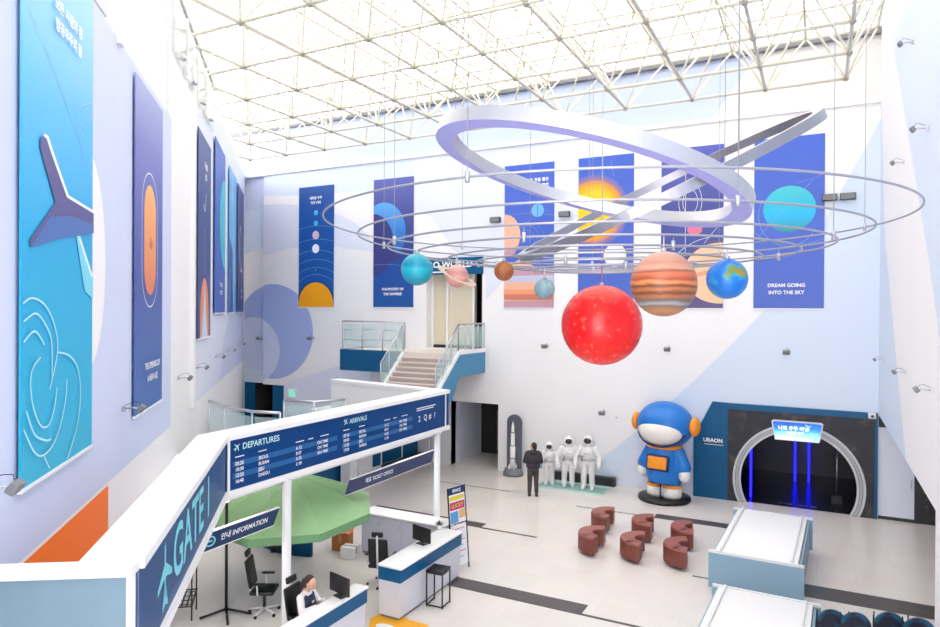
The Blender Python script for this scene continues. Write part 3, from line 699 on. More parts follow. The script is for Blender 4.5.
def dL3(a):
    a.poly(circ(0,.5,.85,1.1), 1); a.poly([(-.85,0),(.85,0),(.85,.6),(-.85,.6)], 1); a.poly([(-.55,0),(.55,0),(.2,.9),(0,1.6),(-.2,.9)], 2)
    a.line([(0,1.7),(0,3.0)], .03, 3); a.line([(-.3,3.55),(0,3.4),(.2,3.9)], .05, 3)
o = lbanner('navy banner with orange rocket plume at its foot', 6.6, 9.05, 5.35, [PB('navy_ink',(52,72,134)),PB('plume_orange',(238,140,90)),PB('plume_ice',(190,220,244)),P_white], dL3)
words(o, ['하늘을', '날다'], .28, 0, 4.6)
def dL4(a): a.poly(circ(1.3,3.0,1.5,1.5), 1)
o = lbanner('blue banner with half cyan planet at its edge on the far left wall', 10.12, 12.95, 6.0, [PB('royal',(56,98,190)),PB('aqua',(50,190,214))], dL4)
words(o, ['THE SPACE', 'ODYSSEY'], .24, 0, .9)
def dL5(a): a.poly([(-1.4,0),(.1,0),(-.2,2.4),(-1.4,2.8)], 1); a.line([(-.2,5.2),(.3,.4)], .08, 2)
lbanner('light blue banner with navy lower corner on the far left wall', 14.4, 17.1, 6.0, [PB('azure',(100,176,236)),PB('ink_blue',(44,84,160)),P_white], dL5)
def dL6(a): a.line(circ(.2,2.8,.8,1.0,110,290,20), .12, 1)
o = lbanner('navy banner with white crescent, last on the left wall', 17.85, 20.9, 6.0, [PB('navy_violet',(60,72,140)),P_white], dL6)
words(o, ['TO THE', 'MOON'], .24, 0, .9)

# ================================================================== TUNNEL PORTAL
po = sempty('tunnel_portal', 'dark star field portal wall with grey arch')
M_star = noise_mat('dark_rock_print', [(0,(34,38,50)),(.5,(44,46,56)),(.62,(58,56,60)),(.68,(88,78,74)),(.72,(48,50,58)),(1,(40,42,52))], 2.6, .6, detail=8)
fp = lambda u, v, d: Vector((u, YW-.06-d, v))
CX, RO, RI, CZ = -.57, 1.86, 1.62, .78
def arch_poly(r, n=40):
    a0 = math.degrees(math.asin(-CZ/r)); return [(CX+r*math.cos(math.radians(t)), CZ+r*math.sin(math.radians(t))) for t in [a0+(180-2*a0)*k_/n for k_ in range(n+1)]]
q = MB(); A = arch_poly(RI); x0, x1, zt = -2.6, 1.5, 2.96
for i in range(len(A)-1):
    def outer(p):
        dx, dz = p[0]-CX, p[1]-CZ
        t = min((x1-CX)/dx if dx > 1e-6 else 9e9, (x0-CX)/dx if dx < -1e-6 else 9e9, (zt-CZ)/dz if dz > 1e-6 else 9e9, (0-CZ)/dz if dz < -1e-6 else 9e9)
        return (CX+dx*t, CZ+dz*t)
    a, b_ = A[i], A[i+1]; q.prism([a, outer(a), outer(b_), b_], fp, 0, .05)
for cx_, cz_ in ((x0, zt), (x1, zt)):
    i = min(range(len(A)-1), key=lambda k_: abs(math.atan2(A[k_][1]-CZ, A[k_][0]-CX)-math.atan2(cz_-CZ, cx_-CX)))
    q.prism([(A[i][0], A[i][1]), (cx_+.0, cz_), (cx_, cz_-.35), ((x0 if cx_ < 0 else x1), cz_-.5)], fp, 0, .049); q.prism([(A[i][0], A[i][1]), (cx_, cz_), (cx_+(.6 if cx_ < 0 else -.6), cz_)], fp, 0, .0485)
q.prism([(x0,0), A[-1], (x0,.8)], fp, 0, .0475).prism([(x1,0), (x1,.8), A[0]], fp, 0, .0475)
q.build('portal_panel', M_star, po)
for k_, (ra, rb, c_) in enumerate(((RI,RI+.07,(176,178,184)),(RI+.085,RI+.155,(150,152,160)),(RI+.17,RO,(176,178,184)))):
    q = MB(); A, B = arch_poly(ra), arch_poly(rb)
    for i in range(len(A)-1): q.prism([A[i], B[i], B[i+1], A[i+1]], fp, .0, .12)
    q.build('arch_band', mat('arch_grey_%d' % (k_ % 2), [v_+22 for v_ in c_], .4), po)
M_tun = mat('tunnel_black', (10,11,20), .35)
q = MB(); q.box(-2.5, 1.4, YW+.2, YW+5, 2.6, 2.7).box(-2.6, -2.5, YW+.2, YW+5, 0, 2.7).box(1.4, 1.5, YW+.2, YW+5, 0, 2.7).box(-2.6, 1.5, YW+5, YW+5.1, 0, 2.7).build('tunnel_shell', M_tun, po)
struct(MB().box(-2.5, 1.4, YW+.02, YW+5, 0, .006).build('floor_tunnel', mat('tunnel_floor', (30,32,44), .25)))
M_blue = mat('blue_neon', (20,20,255), .4, emit=3.5); M_blue2 = mat('pale_neon', (150,160,255), .4, emit=2)
for x, y, m_ in ((-1.95,YW+.6,M_blue),(-.72,YW+3.6,M_blue),(-.28,YW+3.7,M_blue)): MB().tube((x,y,.02),(x,y,2.55),.035,n=10,mi=0).build('light_tube', m_, po)
MB().tube((.55,YW+1.2,.02),(.55,YW+1.2,2.0),.02,n=8).build('barrier_post', M_steel, po)
MB().box(.4,.7,YW+1.1,YW+1.3,.0,.25).build('barrier_foot', M_dark, po)
q = MB(); add_text(q, 'STAR TUNNEL', .17, lambda u, v, d: Vector((-.55+u, YW+.35+v, .01+d)), 0, 0, 0, bold=.004); q.build('floor_lettering', mat('grey_let', (120,124,136), .5), po)
# teal surround
q = MB(); q.prism([(-3.66,0),(-2.6,0),(-2.6,3.16),(-3.07,3.18),(-3.66,1.95)], fp, 0, .05).prism([(-2.6,2.96),(1.5,2.96),(1.58,2.96),(1.58,3.14),(-2.6,3.16)], fp, 0, .05).prism([(1.5,0),(1.58,0),(1.58,2.96),(1.5,2.96)], fp, 0, .05)
o = tag(q.build('portal_surround', M_teal), 'teal angular surround panel around the dark portal wall', 'wall panel'); struct(o)
q = MB(); add_text(q, 'URAON', .17, lambda u, v, d: fp(-3.05+u, 1.9+v, .055), 0, 0, 0, bold=.006); q.box(-3.32, -2.72, YW-.118, YW-.112, 1.76, 1.775).build('wall_lettering', M_let, po)
o = thing('portal_light_sign', 'glowing blue trapezoid sign over the grey arch', 'sign', (-.57, YW-.3, 2.14))
T = [(-.62,0),(.62,0),(.72,.55),(.68,.6),(-.68,.6),(-.72,.55)]
MB().prism(T, face_fn, -.16, 0).build('housing', M_steel_w, o)
M_ps = ramp_mat('sign_sky', [(0,(214,236,250)),(.35,(120,200,232)),(.6,(40,120,210)),(1,(14,60,170))], 2, 0, .6, noise=.25, nscale=(3,3,3), emit=.6)
MB().prism([(u*.95, .03+v*.9) for u, v in T], face_fn, 0, .01).build('lit_face', M_ps, o)
q = MB(); add_text(q, '나로 우주 터널', .14, face_fn, -.1, .38, .014, bold=.004); add_text(q, '체험관 입구', .1, face_fn, -.05, .24, .014, bold=.003); q.build('lettering', mat('lit_white', (245,250,255), .4, emit=.5), o)
q = MB(); q.box(.36,.4,-.015,-.011,.05,.3).box(.46,.5,-.015,-.011,.05,.27).box(.54,.57,-.015,-.011,.05,.3); plane_icon(q, face_fn, .3, .45, .12, .015, -1.0); q.build('pictograms', mat('lit_pale', (150,215,245), .4, emit=.4), o)

# teal partitions on the ground floor
q = MB(); fx = lambda u, v, d: Vector((-14.5+d, u, v)); q.prism([(13.2,0),(YW,0),(YW,2.75),(13.2,2.75)], fx, -.12, 0); o = struct(q.build('wall_partition', M_teal))
pt = sempty('window_3', 'white framed strip of panels on the teal partition')
MB().prism([(18.7,.0),(22.0,.0),(22.0,1.5),(18.7,1.5)], fx, 0, .05).build('white_panel', M_white2, pt)
q = MB()
for a, b_ in ((20.0,20.5),(20.6,21.9)): q.prism([(a,.35),(b_,.35),(b_,1.3),(a,1.3)], fx, .05, .06)
q.build('dark_pane', M_teal, pt)
o = tag(MB().box(-14.4, -14.0, 18.1, 18.5, 0, 2.9).build('white_column', M_white2), 'white square column in front of the teal partition', 'column'); struct(o)
o = tag(MB().box(-14.4, -13.9, 20.5, YW-.1, 0, .35).build('dark_plinth', M_dark), 'low dark plinth along the teal partition by the passage', 'plinth')
q = MB(); n_ = 24
for i in range(n_):
    a0, a1 = math.radians(200+95*i/n_), math.radians(200+95*(i+1)/n_); c_ = Vector((-11.9, 14.6, 0))
    f_ = lambda a, r_: (c_.x+r_*math.cos(a), c_.y+r_*math.sin(a))
    q.prism([f_(a0,2.0), f_(a0,1.9), f_(a1,1.9), f_(a1,2.0)], lambda u,v,d: Vector((u,v,d)), 0, 1.1, 0, True)
tag(q.build('curved_screen', M_teal), 'low curved teal screen standing behind the parasol', 'screen')

# ================================================================== SOLAR SYSTEM MOBILE
MC = CAM+ray(598, 313)*9.0
def mob(dx, dz): return MC + rt*dx + Vector((0,0,0))
ORB = [(3.63,1.17),(3.2,.98),(2.83,.84),(2.46,.76),(2.03,.70),(1.66,.655),(1.27,.61),(.86,.57)]
M_ring = mat('polished_ring_tube', (160,160,172), .3, .6)
names = ['outermost and widest thin orbit ring of the planet mobile', 'second widest thin orbit ring of the planet mobile', 'third thin orbit ring counted from the outside', 'fourth thin orbit ring, carrying the turquoise planet',
         'fifth thin orbit ring, carrying the pink ringed planet', 'sixth thin orbit ring, carrying the Earth model', 'seventh thin orbit ring, carrying the small brown planet', 'smallest innermost orbit ring above the red sun']
for k_, (R_, dz) in enumerate(ORB):
    o = thing('orbit_ring', names[k_], 'mobile ring', (MC.x, MC.y, H+dz), 0, 'orbit rings of the planet mobile')
    MB().path([(R_*math.cos(t), R_*math.sin(t), 0) for t in [2*PI*i/128 for i in range(128)]], .012, 8, True).build('tube', M_ring, o)
    for j in range(3):
        t = 2*PI*j/3+.5+k_*.7; p = (R_*math.cos(t), R_*math.sin(t))
        if k_ < 3: MB().tube((p[0],p[1],0), (p[0],p[1],ZB-H-dz), .0045, n=5).build('hanging_cable', M_cable, o)
        else: MB().tube((p[0],p[1],0), (p[0],p[1],ORB[k_-1][1]-dz+.02), .0045, n=5).build('hanging_cable', M_cable, o)
        MB().tube((p[0],p[1],-.05), (p[0],p[1],.05), .022, n=8).build('clamp', M_steel, o)
def tilted(lab, c, n, R_, h, t_, m_):
    c = Vector(c); n = Vector(n).normalized(); a = n.cross(Vector((0,0,1))).normalized(); b_ = n.cross(a)
    o = thing('tilted_hoop', lab, 'mobile ring', c.to_tuple(), 0, 'broad tilted hoops of the planet mobile'); N = 120
    P4 = [(R_, 0), (R_, h), (R_-t_, h), (R_-t_, 0)]; vs = []
    for i in range(N):
        t = 2*PI*i/N
        for r_, z in P4: vs.append(a*r_*math.cos(t)+b_*r_*math.sin(t)+n*z)
    fs = [(i*4+j, i*4+(j+1) % 4, ((i+1) % N)*4+(j+1) % 4, ((i+1) % N)*4+j) for i in range(N) for j in range(3)]
    MB().add(vs, fs, 0).build('metal_band', m_, o)
    fu = [(i*4+3, i*4, ((i+1) % N)*4, ((i+1) % N)*4+3) for i in range(N)]
    MB().add(vs, fu, 0).build('violet_underside', mat('violet_diffuser', (178,178,246), .45), o)
    for j in range(3):
        t = 2*PI*j/3+.9; p = (a*math.cos(t)+b_*math.sin(t))*(R_-t_/2)+n*h
        MB().tube(p, (p.x, p.y, ZB-c.z), .005, n=5).build('hanging_cable', M_cable, o)
tilted('broad silver hoop with violet underside, tilted down to the right', (-2.78,8.71,7.865), (.239,.118,.964), 2.12, .17, .24, mat('pale_satin_metal', (200,200,208), .38, .75))
tilted('broad silver hoop tilted up to the right, seen almost edge on', (-2.077,10.093,7.86), (-.3596,-.2863,.8881), 2.32, .13, .14, mat('satin_hoop_metal', (160,160,170), .28, .9))
def planet(lab, px, py, pr, Z, m_, cable_to=None, n=32):
    if isinstance(cable_to, int):
        rr, dzr = ORB[cable_to]; best = None
        for i in range(-60, 61):
            p = CAM+ray(px, py)*(Z+i*.01)
            e = abs(math.hypot(p.x-MC.x, p.y-MC.y)-rr)+abs(i)*.002
            if best is None or e < best[0]: best = (e, Z+i*.01)
        Z = best[1]; cable_to = H+dzr
    c = CAM+ray(px, py)*Z; R_ = pr*Z/FPX
    o = thing('hanging_planet', lab, 'planet model', c.to_tuple(), 0, 'planet models of the mobile')
    g = MB().ball((0,0,0), R_, n, n//2).build('globe', m_, o)
    zt_ = (cable_to if cable_to else H+.6)-c.z
    MB().tube((0,0,R_*.97), (0,0,zt_), .008, n=6).build('suspension_rod', M_steel, o)
    MB().tube((0,0,R_*.97), (0,0,R_+.03), .025, n=8).build('collar', M_steel, o)
    return o, R_
sun_c = noise_mat('fiery_red', [(0,(196,0,4)),(.5,(222,6,10)),(.62,(232,20,18)),(.7,(246,110,70)),(.74,(232,30,24)),(1,(240,50,40))], 16, .25, detail=6, bump=.15)
planet('large glossy red sun globe, biggest of the mobile', 601.5, 325, 40, 9.0, sun_c, 12.6, 48)
planet('large banded brown and orange gas giant beside the red sun', 663.5, 284, 32.5, 6.6, ramp_mat('jovian_bands', [(0,(150,96,66)),(.1,(176,118,76)),(.16,(110,90,80)),(.2,(150,150,156)),(.25,(100,84,78)),(.31,(160,96,60)),(.36,(96,48,26)),(.41,(176,104,58)),(.45,(92,40,20)),(.51,(214,130,76)),(.56,(150,64,38)),(.63,(196,106,72)),(.67,(130,72,56)),(.72,(196,142,122)),(.8,(176,120,102)),(1,(200,158,142))], 2, -.33, .33, .4, noise=.07, nscale=(3.5,3.5,16), detail=7), 3, 40)
planet('blue Earth globe with green and brown continents', 727, 279, 20, 7.5, noise_mat('earth_map', [(0,(10,60,150)),(.5,(16,110,200)),(.56,(30,150,210)),(.57,(80,140,70)),(.64,(150,120,60)),(.72,(110,130,60)),(.78,(230,236,240)),(1,(250,250,250))], 4.2, .35, detail=6), 4)
planet('turquoise banded planet on the far left of the mobile', 417, 269.5, 16, 8.3, ramp_mat('turquoise_bands', [(0,(0,112,136)),(.3,(8,150,174)),(.5,(20,160,180)),(.6,(4,132,160)),(1,(40,166,184))], 2, -.22, .22, .35, noise=.05, nscale=(3,3,20)), 3)
o, R_ = planet('small pink ringed planet between the turquoise and brown planets', 457, 276, 11.5, 8.2, ramp_mat('pink_bands', [(0,(170,112,104)),(.4,(212,156,148)),(.6,(180,124,118)),(1,(214,170,166))], 2, -.16, .16, .4, noise=.05, nscale=(3,3,20)), 4)
q = MB(); N = 48; vs = []
ax = Vector((.516,-.01,.89)).normalized(); a = ax.cross(Vector((0,1,0))).normalized(); b_ = ax.cross(a)
for i in range(N):
    t = 2*PI*i/N
    for r_, z in ((R_*1.2,-.003),(R_*1.85,-.003),(R_*1.85,.003),(R_*1.2,.003)): vs.append((a*math.cos(t)+b_*math.sin(t))*r_+ax*z)
q.add(vs, [(i*4+j, i*4+(j+1) % 4, ((i+1) % N)*4+(j+1) % 4, ((i+1) % N)*4+j) for i in range(N) for j in range(4)]).build('planet_ring', mat('ring_sand', (196,170,146), .5), o)
planet('small dark brown planet left of the grey blue planet', 504, 271, 10, 8.0, noise_mat('brown_rock', [(0,(96,48,20)),(.5,(140,76,34)),(1,(196,130,80))], 7, .45), 5, 24)
planet('small grey blue planet left of the red sun', 544.5, 289, 10.3, 9.0, noise_mat('grey_blue_rock', [(0,(84,116,128)),(.5,(120,150,160)),(1,(176,196,200))], 9, .45), 7, 24)

# ================================================================== FIGURES BY THE BACK WALL
# big rounded inflatable figure: plain suit, no face
mc = thing('inflatable_astronaut', 'giant rounded blue and orange inflatable astronaut on black round base', 'inflatable figure', (-4.42, 22.2, 0), math.radians(-12))
M_ib = mat('inflatable_blue', (24,118,208), .35, var=4); M_io = mat('inflatable_orange', (246,152,40), .4); M_iw = mat('inflatable_white', (240,238,236), .4); M_id = mat('inflatable_navy', (20,44,92), .4)
MB().lathe([(.0,0),(.8,0),(.84,.05),(.82,.12),(.0,.12)], n=40).build('round_base', M_black, mc)
q = MB(); q.lathe([(.0,.6),(.54,.62),(.58,.9),(.56,1.25),(.5,1.55),(.42,1.8),(.3,1.86),(0,1.86)], n=28)
q.ball((.0,0,1.2), (.58,.5,.62), 24, 14)
for s_ in (-1, 1):
    q.capsule((s_*.24,0,.75), (s_*.25,0,.45), .3, .29, 16)
    q.capsule((s_*.46,0,1.62), (s_*.66,-.05,1.12), .2, .24, 16)
fuse(q, .035, 'suit', M_ib, mc, 6)
for s_ in (-1, 1):
    MB().lathe([(.0,.12),(.28,.12),(.31,.2),(.3,.46),(.0,.46)], (s_*.26,-.02,0), 24).build('boot', M_iw, mc)
    MB().lathe([(.3,.44),(.315,.47),(.31,.52),(.28,.54)], (s_*.26,-.02,0), 24).build('boot_cuff', M_io, mc)
    MB().ball((s_*.7,-.08,.92), (.19,.2,.25), 18, 12).build('mitten', M_iw, mc)
    MB().ball((s_*.98,.04,2.46), (.16,.3,.3), 20, 12).build('ear_pod', M_io, mc)
MB().box(-.012,.012,-.33,-.28,.15,.62).build('leg_seam', M_id, mc)
fuse(MB().ball((0,.02,2.44), (.92,.78,.76), 40, 24), .04, 'helmet', M_ib, mc, 2)
MB().ball((0,-.2,2.3), (.78,.63,.5), 40, 24).build('visor', mat('plain_visor', (240,234,230), .15), mc)
MB().path([(.79*math.cos(t), -.24-.24*abs(math.sin(t))-.02, 2.3+.51*math.sin(t)) for t in [2*PI*i/48 for i in range(48)]], .03, 8, True).build('visor_rim', M_id, mc)
MB().path([(.52*math.cos(t), .42*math.sin(t), 1.76) for t in [2*PI*i/40 for i in range(40)]], .07, 8, True).build('collar', M_io, mc)
T_ = Matrix.Translation((0,-.53,1.28)) @ Matrix.Rotation(math.radians(-6), 4, 'X')
MB().rbox(-.38,.38,-.07,.08,-.26,.26,.06,0,T_).build('pouch_frame', M_id, mc)
MB().rbox(-.32,.32,-.11,.0,-.2,.2,.05,0,T_).build('chest_pouch', M_io, mc)

# display astronauts on a glass platform
o = thing('glass_platform', 'low pale green glass platform under the three white astronauts', 'platform', (-7.4, 22.1, 0))
MB().box(-1.25, 1.1, -.5, .6, 0, .05).build('base', mat('pale_green_base', (188,224,222), .25), o)
MB().box(-1.22, 1.07, -.47, .2, .05, .075).build('glass_top', glass_mat('platform_glass', (190,232,228), .6), o)
tag(MB().box(-8.6, -6.25, 22.85, 23.1, 0, .3).build('wall_plinth', M_dark), 'low dark plinth along the wall behind the three astronauts', 'plinth')
M_suit = mat('white_suit_fabric', (226,226,228), .6, var=14, scale=14); M_vis = mat('mirror_visor', (70,66,64), .1, .6)
def astronaut(lab, loc, rz, sc, lean):
    o = thing('display_astronaut', lab, 'astronaut figure', loc, rz, 'astronaut figures on the glass platform'); q = MB()
    q.ball((0,0,1.15), (.24,.17,.3), 18, 12); q.ball((0,0,.9), (.21,.16,.17), 16, 10); q.capsule((0,0,1.38),(0,0,1.46),.12,.11)
    for s_ in (-1, 1):
        q.capsule((s_*.11,0,.88), (s_*.13,.0,.5), .125, .105); q.capsule((s_*.13,0,.5), (s_*.14,.02,.12), .1, .095); q.capsule((s_*.14,.04,.06), (s_*.15,-.12,.05), .075, .065)
        e_ = Vector((s_*(.38+lean*.05), -.03, 1.08)); h_ = Vector((s_*(.36+lean*.1), -.17-.1*lean, .84+.14*lean*(s_+1)/2))
        q.capsule((s_*.24,0,1.34), e_, .1, .085); q.capsule(e_, h_, .085, .07)
        d = (h_-e_).normalized(); sd = d.cross(Vector((0,1,0))).normalized()
        q.ball(h_+d*.07, (.055,.05,.065), 10, 8)
        for f_ in range(4): b0 = h_+d*.1+sd*(-.036+.024*f_); q.capsule(b0, b0+d*(.06+.012*(1.5-abs(f_-1.5)))+Vector((0,-.02,0)), .0135, .012, 8)
        b0 = h_+d*.05+Vector((0,-.03,0)); q.capsule(b0, b0+d*.05+Vector((0,-.04,0)), .015, .013, 8)
    q.ball((0,-.01,1.62), (.175,.18,.185), 20, 14)
    b = fuse(q, .018, 'suit', M_suit, o, 3)
    MB().ball((0,-.085,1.62), (.135,.12,.125), 18, 12).build('visor', M_vis, o)
    MB().path([(.15*math.cos(t), -.075, 1.62+.14*math.sin(t)) for t in [2*PI*i/24 for i in range(24)]], .02, 6, True).build('visor_rim', M_suit, o)
    MB().rbox(-.2,.2,.13,.33,.98,1.56,.05).build('life_pack', M_suit, o)
    p_ = MB().rbox(-.13,.13,-.22,-.12,1.1,1.3,.02).build('chest_pack', M_suit, o)
    for i in range(3): MB().tube((-.07+.07*i,-.225,1.2),(-.07+.07*i,-.24,1.2),.018,n=8).build('dial', M_grey, p_)
    MB().path([(-.12,-.17,1.15),(-.2,-.2,1.0),(-.18,-.05,.92),(-.1,.15,1.02)], .02, 8).build('hose', M_grey, o)
    MB().path([(.2*math.cos(t), .16*math.sin(t), .98) for t in [2*PI*i/24 for i in range(24)]], .022, 6, True).build('waist_ring', M_steel, o)
    o.scale = (sc, sc, sc); return o
astronaut('shortest white astronaut figure, beside the visitor', (-8.3,21.9,.075), math.radians(20), .82, .6)
astronaut('middle white astronaut figure on the platform', (-7.62,21.95,.075), math.radians(25), .97, .4)
astronaut('tallest white astronaut figure, nearest the blue inflatable', (-6.92,21.95,.075), math.radians(10), 1.02, .3)
# rocket model in front of an arched board
o = thing('rocket_display', 'grey arched display board with a slim white rocket model', 'rocket display', (-10.05, 22.78, 0))
MB().lathe([(0,0),(.38,0),(.38,.12),(.33,.14),(.33,.24),(.0,.24)], n=28).build('round_base', M_grey, o)
MB().prism([(-.29,.2)]+[(.29*math.cos(math.radians(t)), 1.95+.29*math.sin(math.radians(t))) for t in range(180,-1,-12)][::-1][::-1]+[(.29,.2)], face_fn, -.14, -.05).build('arched_board', mat('slate_board', (92,96,108), .5), o)
q = MB().lathe([(0,.26),(.1,.26),(.1,1.05),(.075,1.1),(.075,1.55),(.055,1.6),(.055,1.78),(.03,1.92),(.0,2.02)], (0,-.06,0), 20); q.build('rocket_body', M_white2, o)
for i in range(4):
    t = PI/4+i*PI/2; MB().prism([(.08,.26),(.18,.24),(.18,.34),(.08,.5)], lambda u, v, d, t=t: Vector((u*math.cos(t)-d*math.sin(t), -.06+u*math.sin(t)+d*math.cos(t), v)), -.01, .01).build('fin', M_white2, o)
for z in (.62,1.08,1.58): MB().lathe([(.104 if z < 1 else .08,z),(.104 if z < 1 else .08,z+.04)], (0,-.06,0), 20).build('stage_ring', M_grey, o)

# visitor, back half turned
M_skin = mat('skin', (222,176,150), .5); M_hair = mat('black_hair', (26,22,22), .5); M_jkt = mat('black_jacket', (52,46,52), .7, var=5, scale=20); M_trs = mat('dark_grey_trousers', (66,62,66), .7); M_shoe = mat('dark_shoes', (32,30,32), .5)
def hand(q, h_, d, sd, curl, r=.0085, L=.045):
    d = d.normalized(); sd = sd.normalized(); cu = curl.normalized()
    q.ball(h_+d*.04, (.036,.03,.042), 10, 8)
    for f_ in range(4):
        b0 = h_+d*.07+sd*(-.03+.02*f_); l_ = L*(1-.12*abs(f_-1.3)); b1 = b0+d*l_*.6+cu*.008; q.capsule(b0, b1, r, r*.95, 8); q.capsule(b1, b1+d*l_*.4+cu*.022, r*.95, r*.85, 8)
    b0 = h_+d*.02-sd*.03; q.capsule(b0, b0+d*.035-sd*.02+cu*.015, r*1.15, r, 8)
def head(q, c, f, s_=1):
    """face looks along f"""
    f = f.normalized(); sd = f.cross(Vector((0,0,1))).normalized(); U = Vector((0,0,1))
    q.ball(c, (.078,.078,.112), 18, 14); q.ball(c+f*.018+U*.02, .084, 18, 14); q.ball(c+f*.035-U*.062, (.05,.05,.045), 12, 8)
    q.capsule(c+f*.09+U*.012, c+f*.106-U*.018, .009, .015, 8)
    for s_ in (-1, 1): q.ball(c+sd*s_*.082-f*.008, (.018,.018,.03), 8, 6)
    q.capsule(c-sd*.02+f*.08-U*.052, c+sd*.02+f*.08-U*.052, .008, .008, 8)
def face(o, c, f):
    f = f.normalized(); sd = f.cross(Vector((0,0,1))).normalized(); U = Vector((0,0,1))
    for s_ in (-1, 1):
        p = c+f*.083+sd*s_*.032+U*.016
        MB().ball(p, (.013,.013,.008), 10, 6).build('eye', mat('eye_dark', (30,22,20), .3), o)
        MB().capsule(p+U*.018-sd*.014, p+U*.019+sd*.014, .004, .004, 6).build('eyebrow', M_hair, o)
    MB().capsule(c-sd*.018+f*.087-U*.052, c+sd*.018+f*.087-U*.052, .006, .006, 6).build('mouth', mat('lip_rose', (186,96,92), .4), o)
v = thing('person', 'person in black hooded jacket and grey trousers facing the astronaut figures', 'person', (-8.33, 20.5, 0), math.radians(25)); v.scale = (1.05, 1.05, 1.03)
q = MB(); F = Vector((0,1,0)); X = Vector((1,0,0))
head(q, Vector((0,.03,1.58)), Vector((-.73,.45,0))); q.capsule((0,0,1.4), (0,.02,1.5), .055, .052)
q.ball((0,0,1.22), (.18,.115,.24), 18, 12); q.ball((0,0,.95), (.165,.12,.14), 16, 10)
for s_ in (-1, 1):
    q.capsule((s_*.09,0,.9), (s_*.1,.02,.48), .085, .06); q.capsule((s_*.1,.02,.48), (s_*.11,0,.1), .058, .042); q.capsule((s_*.11,-.03,.05), (s_*.12,.13,.035), .042, .034)
    e_ = Vector((s_*.25,.03,1.1)); w_ = Vector((s_*.16,.24,1.12))
    q.capsule((s_*.18,0,1.36), e_, .058, .047); q.capsule(e_, w_, .045, .032); hand(q, w_, Vector((-s_*.3,1,.1)), Vector((0,0,1)), Vector((-s_,0,0)))
fuse(q, .0085, 'body', M_skin, v, 2); face(v, Vector((0,.03,1.58)), Vector((-.73,.45,0)))
q = MB(); q.ball((0,0,1.2), (.24,.17,.28), 20, 14); q.ball((0,0,.98), (.225,.17,.17), 20, 12); q.capsule((-.14,0,1.38), (.14,0,1.38), .085, .085)
q.ball((0,-.1,1.43), (.12,.08,.08), 14, 8)
for s_ in (-1, 1): e_ = Vector((s_*.26,.03,1.1)); q.capsule((s_*.19,0,1.36), e_, .08, .07); q.capsule(e_, (s_*.175,.21,1.12), .068, .05)
fuse(q, .016, 'jacket', M_jkt, v, 3)
q = MB(); q.ball((0,0,.88), (.175,.13,.13), 18, 10)
for s_ in (-1, 1): q.capsule((s_*.09,0,.86), (s_*.1,.02,.48), .1, .078); q.capsule((s_*.1,.02,.48), (s_*.11,0,.13), .076, .066)
fuse(q, .016, 'trousers', M_trs, v, 2)
for s_ in (-1, 1): fuse(MB().capsule((s_*.11,-.035,.055), (s_*.12,.13,.045), .054, .045).box(s_*.115-.045, s_*.115+.045, -.08, .17, 0, .03), .012, 'shoe', M_shoe, v, 2)
q = MB(); q.ball((.028,.008,1.615), (.094,.09,.108), 18, 14); q.ball((.055,-.02,1.54), (.06,.07,.08), 12, 8); fuse(q, .014, 'hair', M_hair, v, 2)
MB().rbox(.08,.3,.16,.24,.84,1.04,.03).build('shoulder_bag', mat('pale_blue_bag', (140,176,198), .6), v)

# crescent seats
M_lea = mat('brown_leather', (122,62,52), .42, var=8); M_leat = mat('brown_leather_top', (150,86,76), .42, var=8)
sp = [('brown crescent seat nearest the front left of the six', (-4.98,16.55), 60), ('brown crescent seat in the middle of the front row', (-3.92,16.62), 66), ('brown crescent seat at the front right, closest to the display table', (-2.88,16.72), 70),
      ('brown crescent seat at the back left, towards the visitor', (-5.2,18.35), 64), ('brown crescent seat in the middle of the back row', (-4.03,18.22), 68), ('brown crescent seat at the back right below the blue inflatable', (-2.98,18.15), 72)]
def crescent():
    o = thing('crescent_seat', sp[0][0], 'seat', (0,0,0), 0, 'six brown crescent seats'); n_ = 22
    out = [(.56*math.cos(math.radians(t)), .56*math.sin(math.radians(t))) for t in [92+176*i/n_ for i in range(n_+1)]]
    inn = [(.02+.22*math.cos(math.radians(t)), .24*math.sin(math.radians(t))) for t in [268-176*i/n_ for i in range(n_+1)]]
    A = out+inn; fz = lambda u, v, d: Vector((u+.1, v, d))
    MB().prism(A, fz, .09, .46).build('body', M_lea, o)
    c_ = (sum(p[0] for p in A)/len(A), 0); q = MB()
    m_ = n_+1
    for i in range(n_): # top cushion, slightly domed strip quads
        a, b_, c2, d2 = out[i], out[i+1], inn[m_-2-i], inn[m_-1-i]
        q.add([fz(*a,.46), fz(*b_,.46), fz(*c2,.46), fz(*d2,.46), fz(a[0]*.97,a[1]*.97,.5), fz(b_[0]*.97,b_[1]*.97,.5), fz(c2[0],c2[1],.5), fz(d2[0],d2[1],.5)], [(4,5,6,7),(0,1,5,4),(2,3,7,6),(3,0,4,7) if i == 0 else (4,5,6,7),(1,2,6,5) if i == n_-1 else (4,5,6,7)])
    q.build('seat_cushion', M_leat, o)
    for t in (108, 180, 252):
        x, y = .46+0*t, 0; x, y = .1+.4*math.cos(math.radians(t)), .4*math.sin(math.radians(t))
        c = MB().tube((x,y,.05),(x,y,.085),.018,n=8).build('caster', M_dark, o); MB().tube((x-.015,y,.035),(x+.015,y,.035),.035,n=10).build('wheel', M_steel, c)
    return o
c0 = crescent()
for i, (lab, (x, y), a) in enumerate(sp):
    rz = math.radians(a-60)
    if i == 0: c0.location = (x, y, 0); c0.rotation_euler[2] = rz
    else: dup(c0, (x, y, 0), rz, lab)

